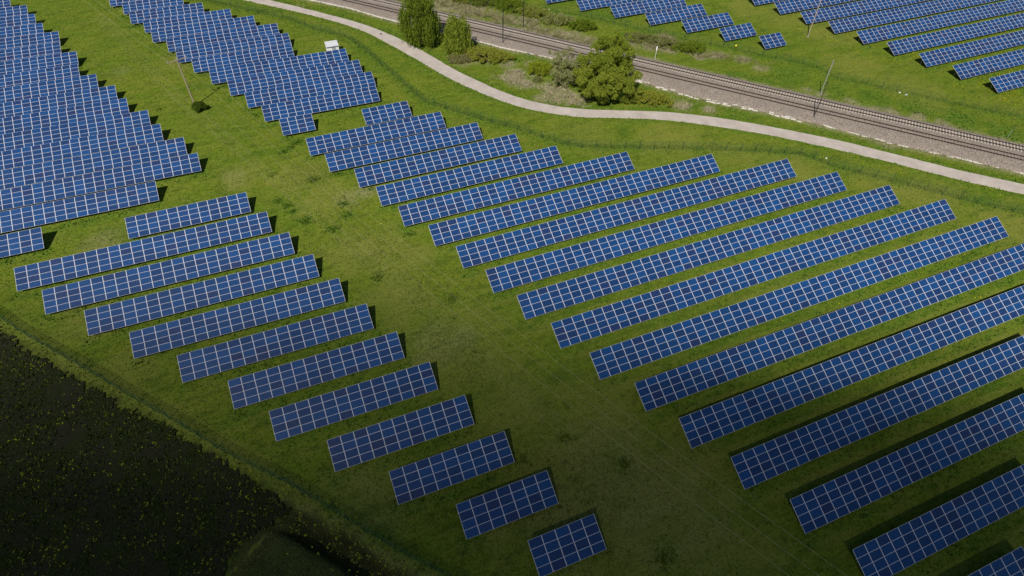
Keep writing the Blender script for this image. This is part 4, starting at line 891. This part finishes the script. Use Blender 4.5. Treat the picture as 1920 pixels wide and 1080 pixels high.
# ------------------------------------------------------------------ small things
def bird():
    g_ = G(714.3, 65); t = add('bird', None, loc=(g_[0], g_[1], .035), rot=(0, 0, -1.0)); tag(t, 'small black bird with a white patch standing on the pale path', 'bird')
    v = []; b = MB(); b.tube([(-.30, 0, .20), (-.20, 0, .22), (-.08, 0, .24), (.06, 0, .26), (.14, 0, .31), (.18, 0, .37), (.23, 0, .40), (.28, 0, .39)], [.015, .05, .10, .11, .08, .055, .05, .02], 10)
    b.tube([(.27, 0, .39), (.35, 0, .375)], [.02, .004], 6); b.quad8([(-.55, -.03, .13), (-.2, -.06, .2), (-.2, .06, .2), (-.55, .03, .13), (-.55, -.03, .15), (-.2, -.06, .23), (-.2, .06, .23), (-.55, .03, .15)])
    add('body', b.mesh('body', M['black']), t)
    for s_ in (-1, 1):
        b = MB(); b.quad8([(-.28, s_*.10, .18), (.08, s_*.115, .20), (.08, s_*.135, .20), (-.28, s_*.12, .18), (-.30, s_*.07, .26), (.08, s_*.10, .32), (.08, s_*.12, .32), (-.30, s_*.09, .26)]); add('wing', b.mesh('wing', M['black'] if s_ < 0 else M['white']), t)
        b = MB(); b.tube([(.0, s_*.045, .17), (.0, s_*.045, 0)], .01, 5).bar((-.03, s_*.045, .006), (.06, s_*.045, .006), .012); add('leg', b.mesh('leg', M['black']), t)
bird()
g_ = G(1379.7, 87.5); t = add('marker_ball', None, loc=(g_[0], g_[1], 0)); tag(t, 'round yellow marker ball lying in grass below the farthest small arrays', 'marker')
b = MB(); b.tube([(0, 0, z_) for z_ in (.02, .07, .17, .28, .39, .49, .54)], [.06, .19, .27, .30, .27, .19, .06], 12); add('ball', b.mesh('ball', M['yellow_paint']), t)
b = MB(); b.tube([(0, 0, -.1), (0, 0, .05)], .05, 6); add('stem', b.mesh('stem', M['galv']), t)
for px, py, mt, lb, sz in [(1687, 174, 'white', 'pale crumpled scrap on the grass beyond the railway, upper of two', .28), (1699, 178, 'bluegrey', 'flat blue-grey scrap on the grass beyond the railway, lower of two', .42), (1017.5, 17.5, 'white', 'small white lump in grass near the top edge, left of two', .3), (1029.5, 18.5, 'white', 'small white lump in grass near the top edge, right of two', .22), (1549, 297, 'white', 'small white scrap in the tall grass beside the green fence', .25)]:
    g_ = G(px, py); b = MB(); n_ = 7; r2 = random.Random(px)
    top = [(math.cos(6.283*i/n_)*sz*r2.uniform(.6, 1.1), math.sin(6.283*i/n_)*sz*.55*r2.uniform(.6, 1.1), r2.uniform(.08, .22)) for i in range(n_)]
    b.v = [(a, c_, -.02) for a, c_, z_ in top]+top+[(0, 0, .24)]; b.f = [(i, (i+1) % n_, n_+(i+1) % n_, n_+i) for i in range(n_)]+[(n_+i, n_+(i+1) % n_, 2*n_) for i in range(n_)]; b.m = [0]*len(b.f)
    tag(add('litter_scrap', b.mesh('litter_scrap', M[mt]), loc=(g_[0], g_[1], 0)), lb, 'litter')

# ------------------------------------------------------------------ added unseen shade volume, put overhead to darken the near ground
def added_shade_cloud():
    Z = 330.0; fwd = np.array([.387, .922]); rt = np.array([.922, -.387])
    ctr = fwd*-125.0+rt*-25.0; off = np.array([SDIR[0], SDIR[1]])/SDIR[2]*Z; ctr = ctr+off
    n = 46; A, B_ = 206.0, 330.0; V = []; F = []
    u_ = np.linspace(-1, 1, n); U, W_ = np.meshgrid(u_, u_)
    sq = U*np.sqrt(1-W_**2/2), W_*np.sqrt(1-U**2/2); r = np.sqrt(sq[0]**2+sq[1]**2)
    wob = 1+(fbm(sq[0]*4+9, sq[1]*4+9, 1.3, 201)-.5)*.10
    P = ctr+fwd*(sq[1]*A*wob)[..., None]+rt*(sq[0]*B_*wob)[..., None]
    th = (1-r**2)**1.5; bumpy = .80+.40*fbm(P[..., 0], P[..., 1], 60, 203, 3)
    top = Z+6+120*th*bumpy; bot = Z-6-10*th*fbm(P[..., 0], P[..., 1], 40, 207, 3)
    top = np.where(r > .999, Z+.5, np.maximum(top-6*(1-th), Z+.6)); bot = np.where(r > .999, Z-.5, np.minimum(bot+6*(1-th), Z-.6))
    V = np.vstack([np.c_[P.reshape(-1, 2), top.ravel()], np.c_[P.reshape(-1, 2), bot.ravel()]]); i = (np.arange(n-1)[:, None]*n+np.arange(n-1)[None, :]).ravel(); m = n*n
    F = [np.stack([i, i+1, i+n+1, i+n], 1), np.stack([i+m+n, i+m+n+1, i+m+1, i+m], 1)]
    e = np.arange(n-1); rim = [(e, e+1), ((n-1)*n+e+1, (n-1)*n+e), (e*n+n, e*n), (e*n+n-1, e*n+2*n-1)]
    for a, b_ in rim: F.append(np.stack([a+m, b_+m, b_, a], 1))
    o = add('added_shade_cloud', mesh_np('added_shade_cloud', V, np.vstack(F), [M['added_shade_cloud']], smooth=True)); tag(o, kind='structure')
added_shade_cloud()
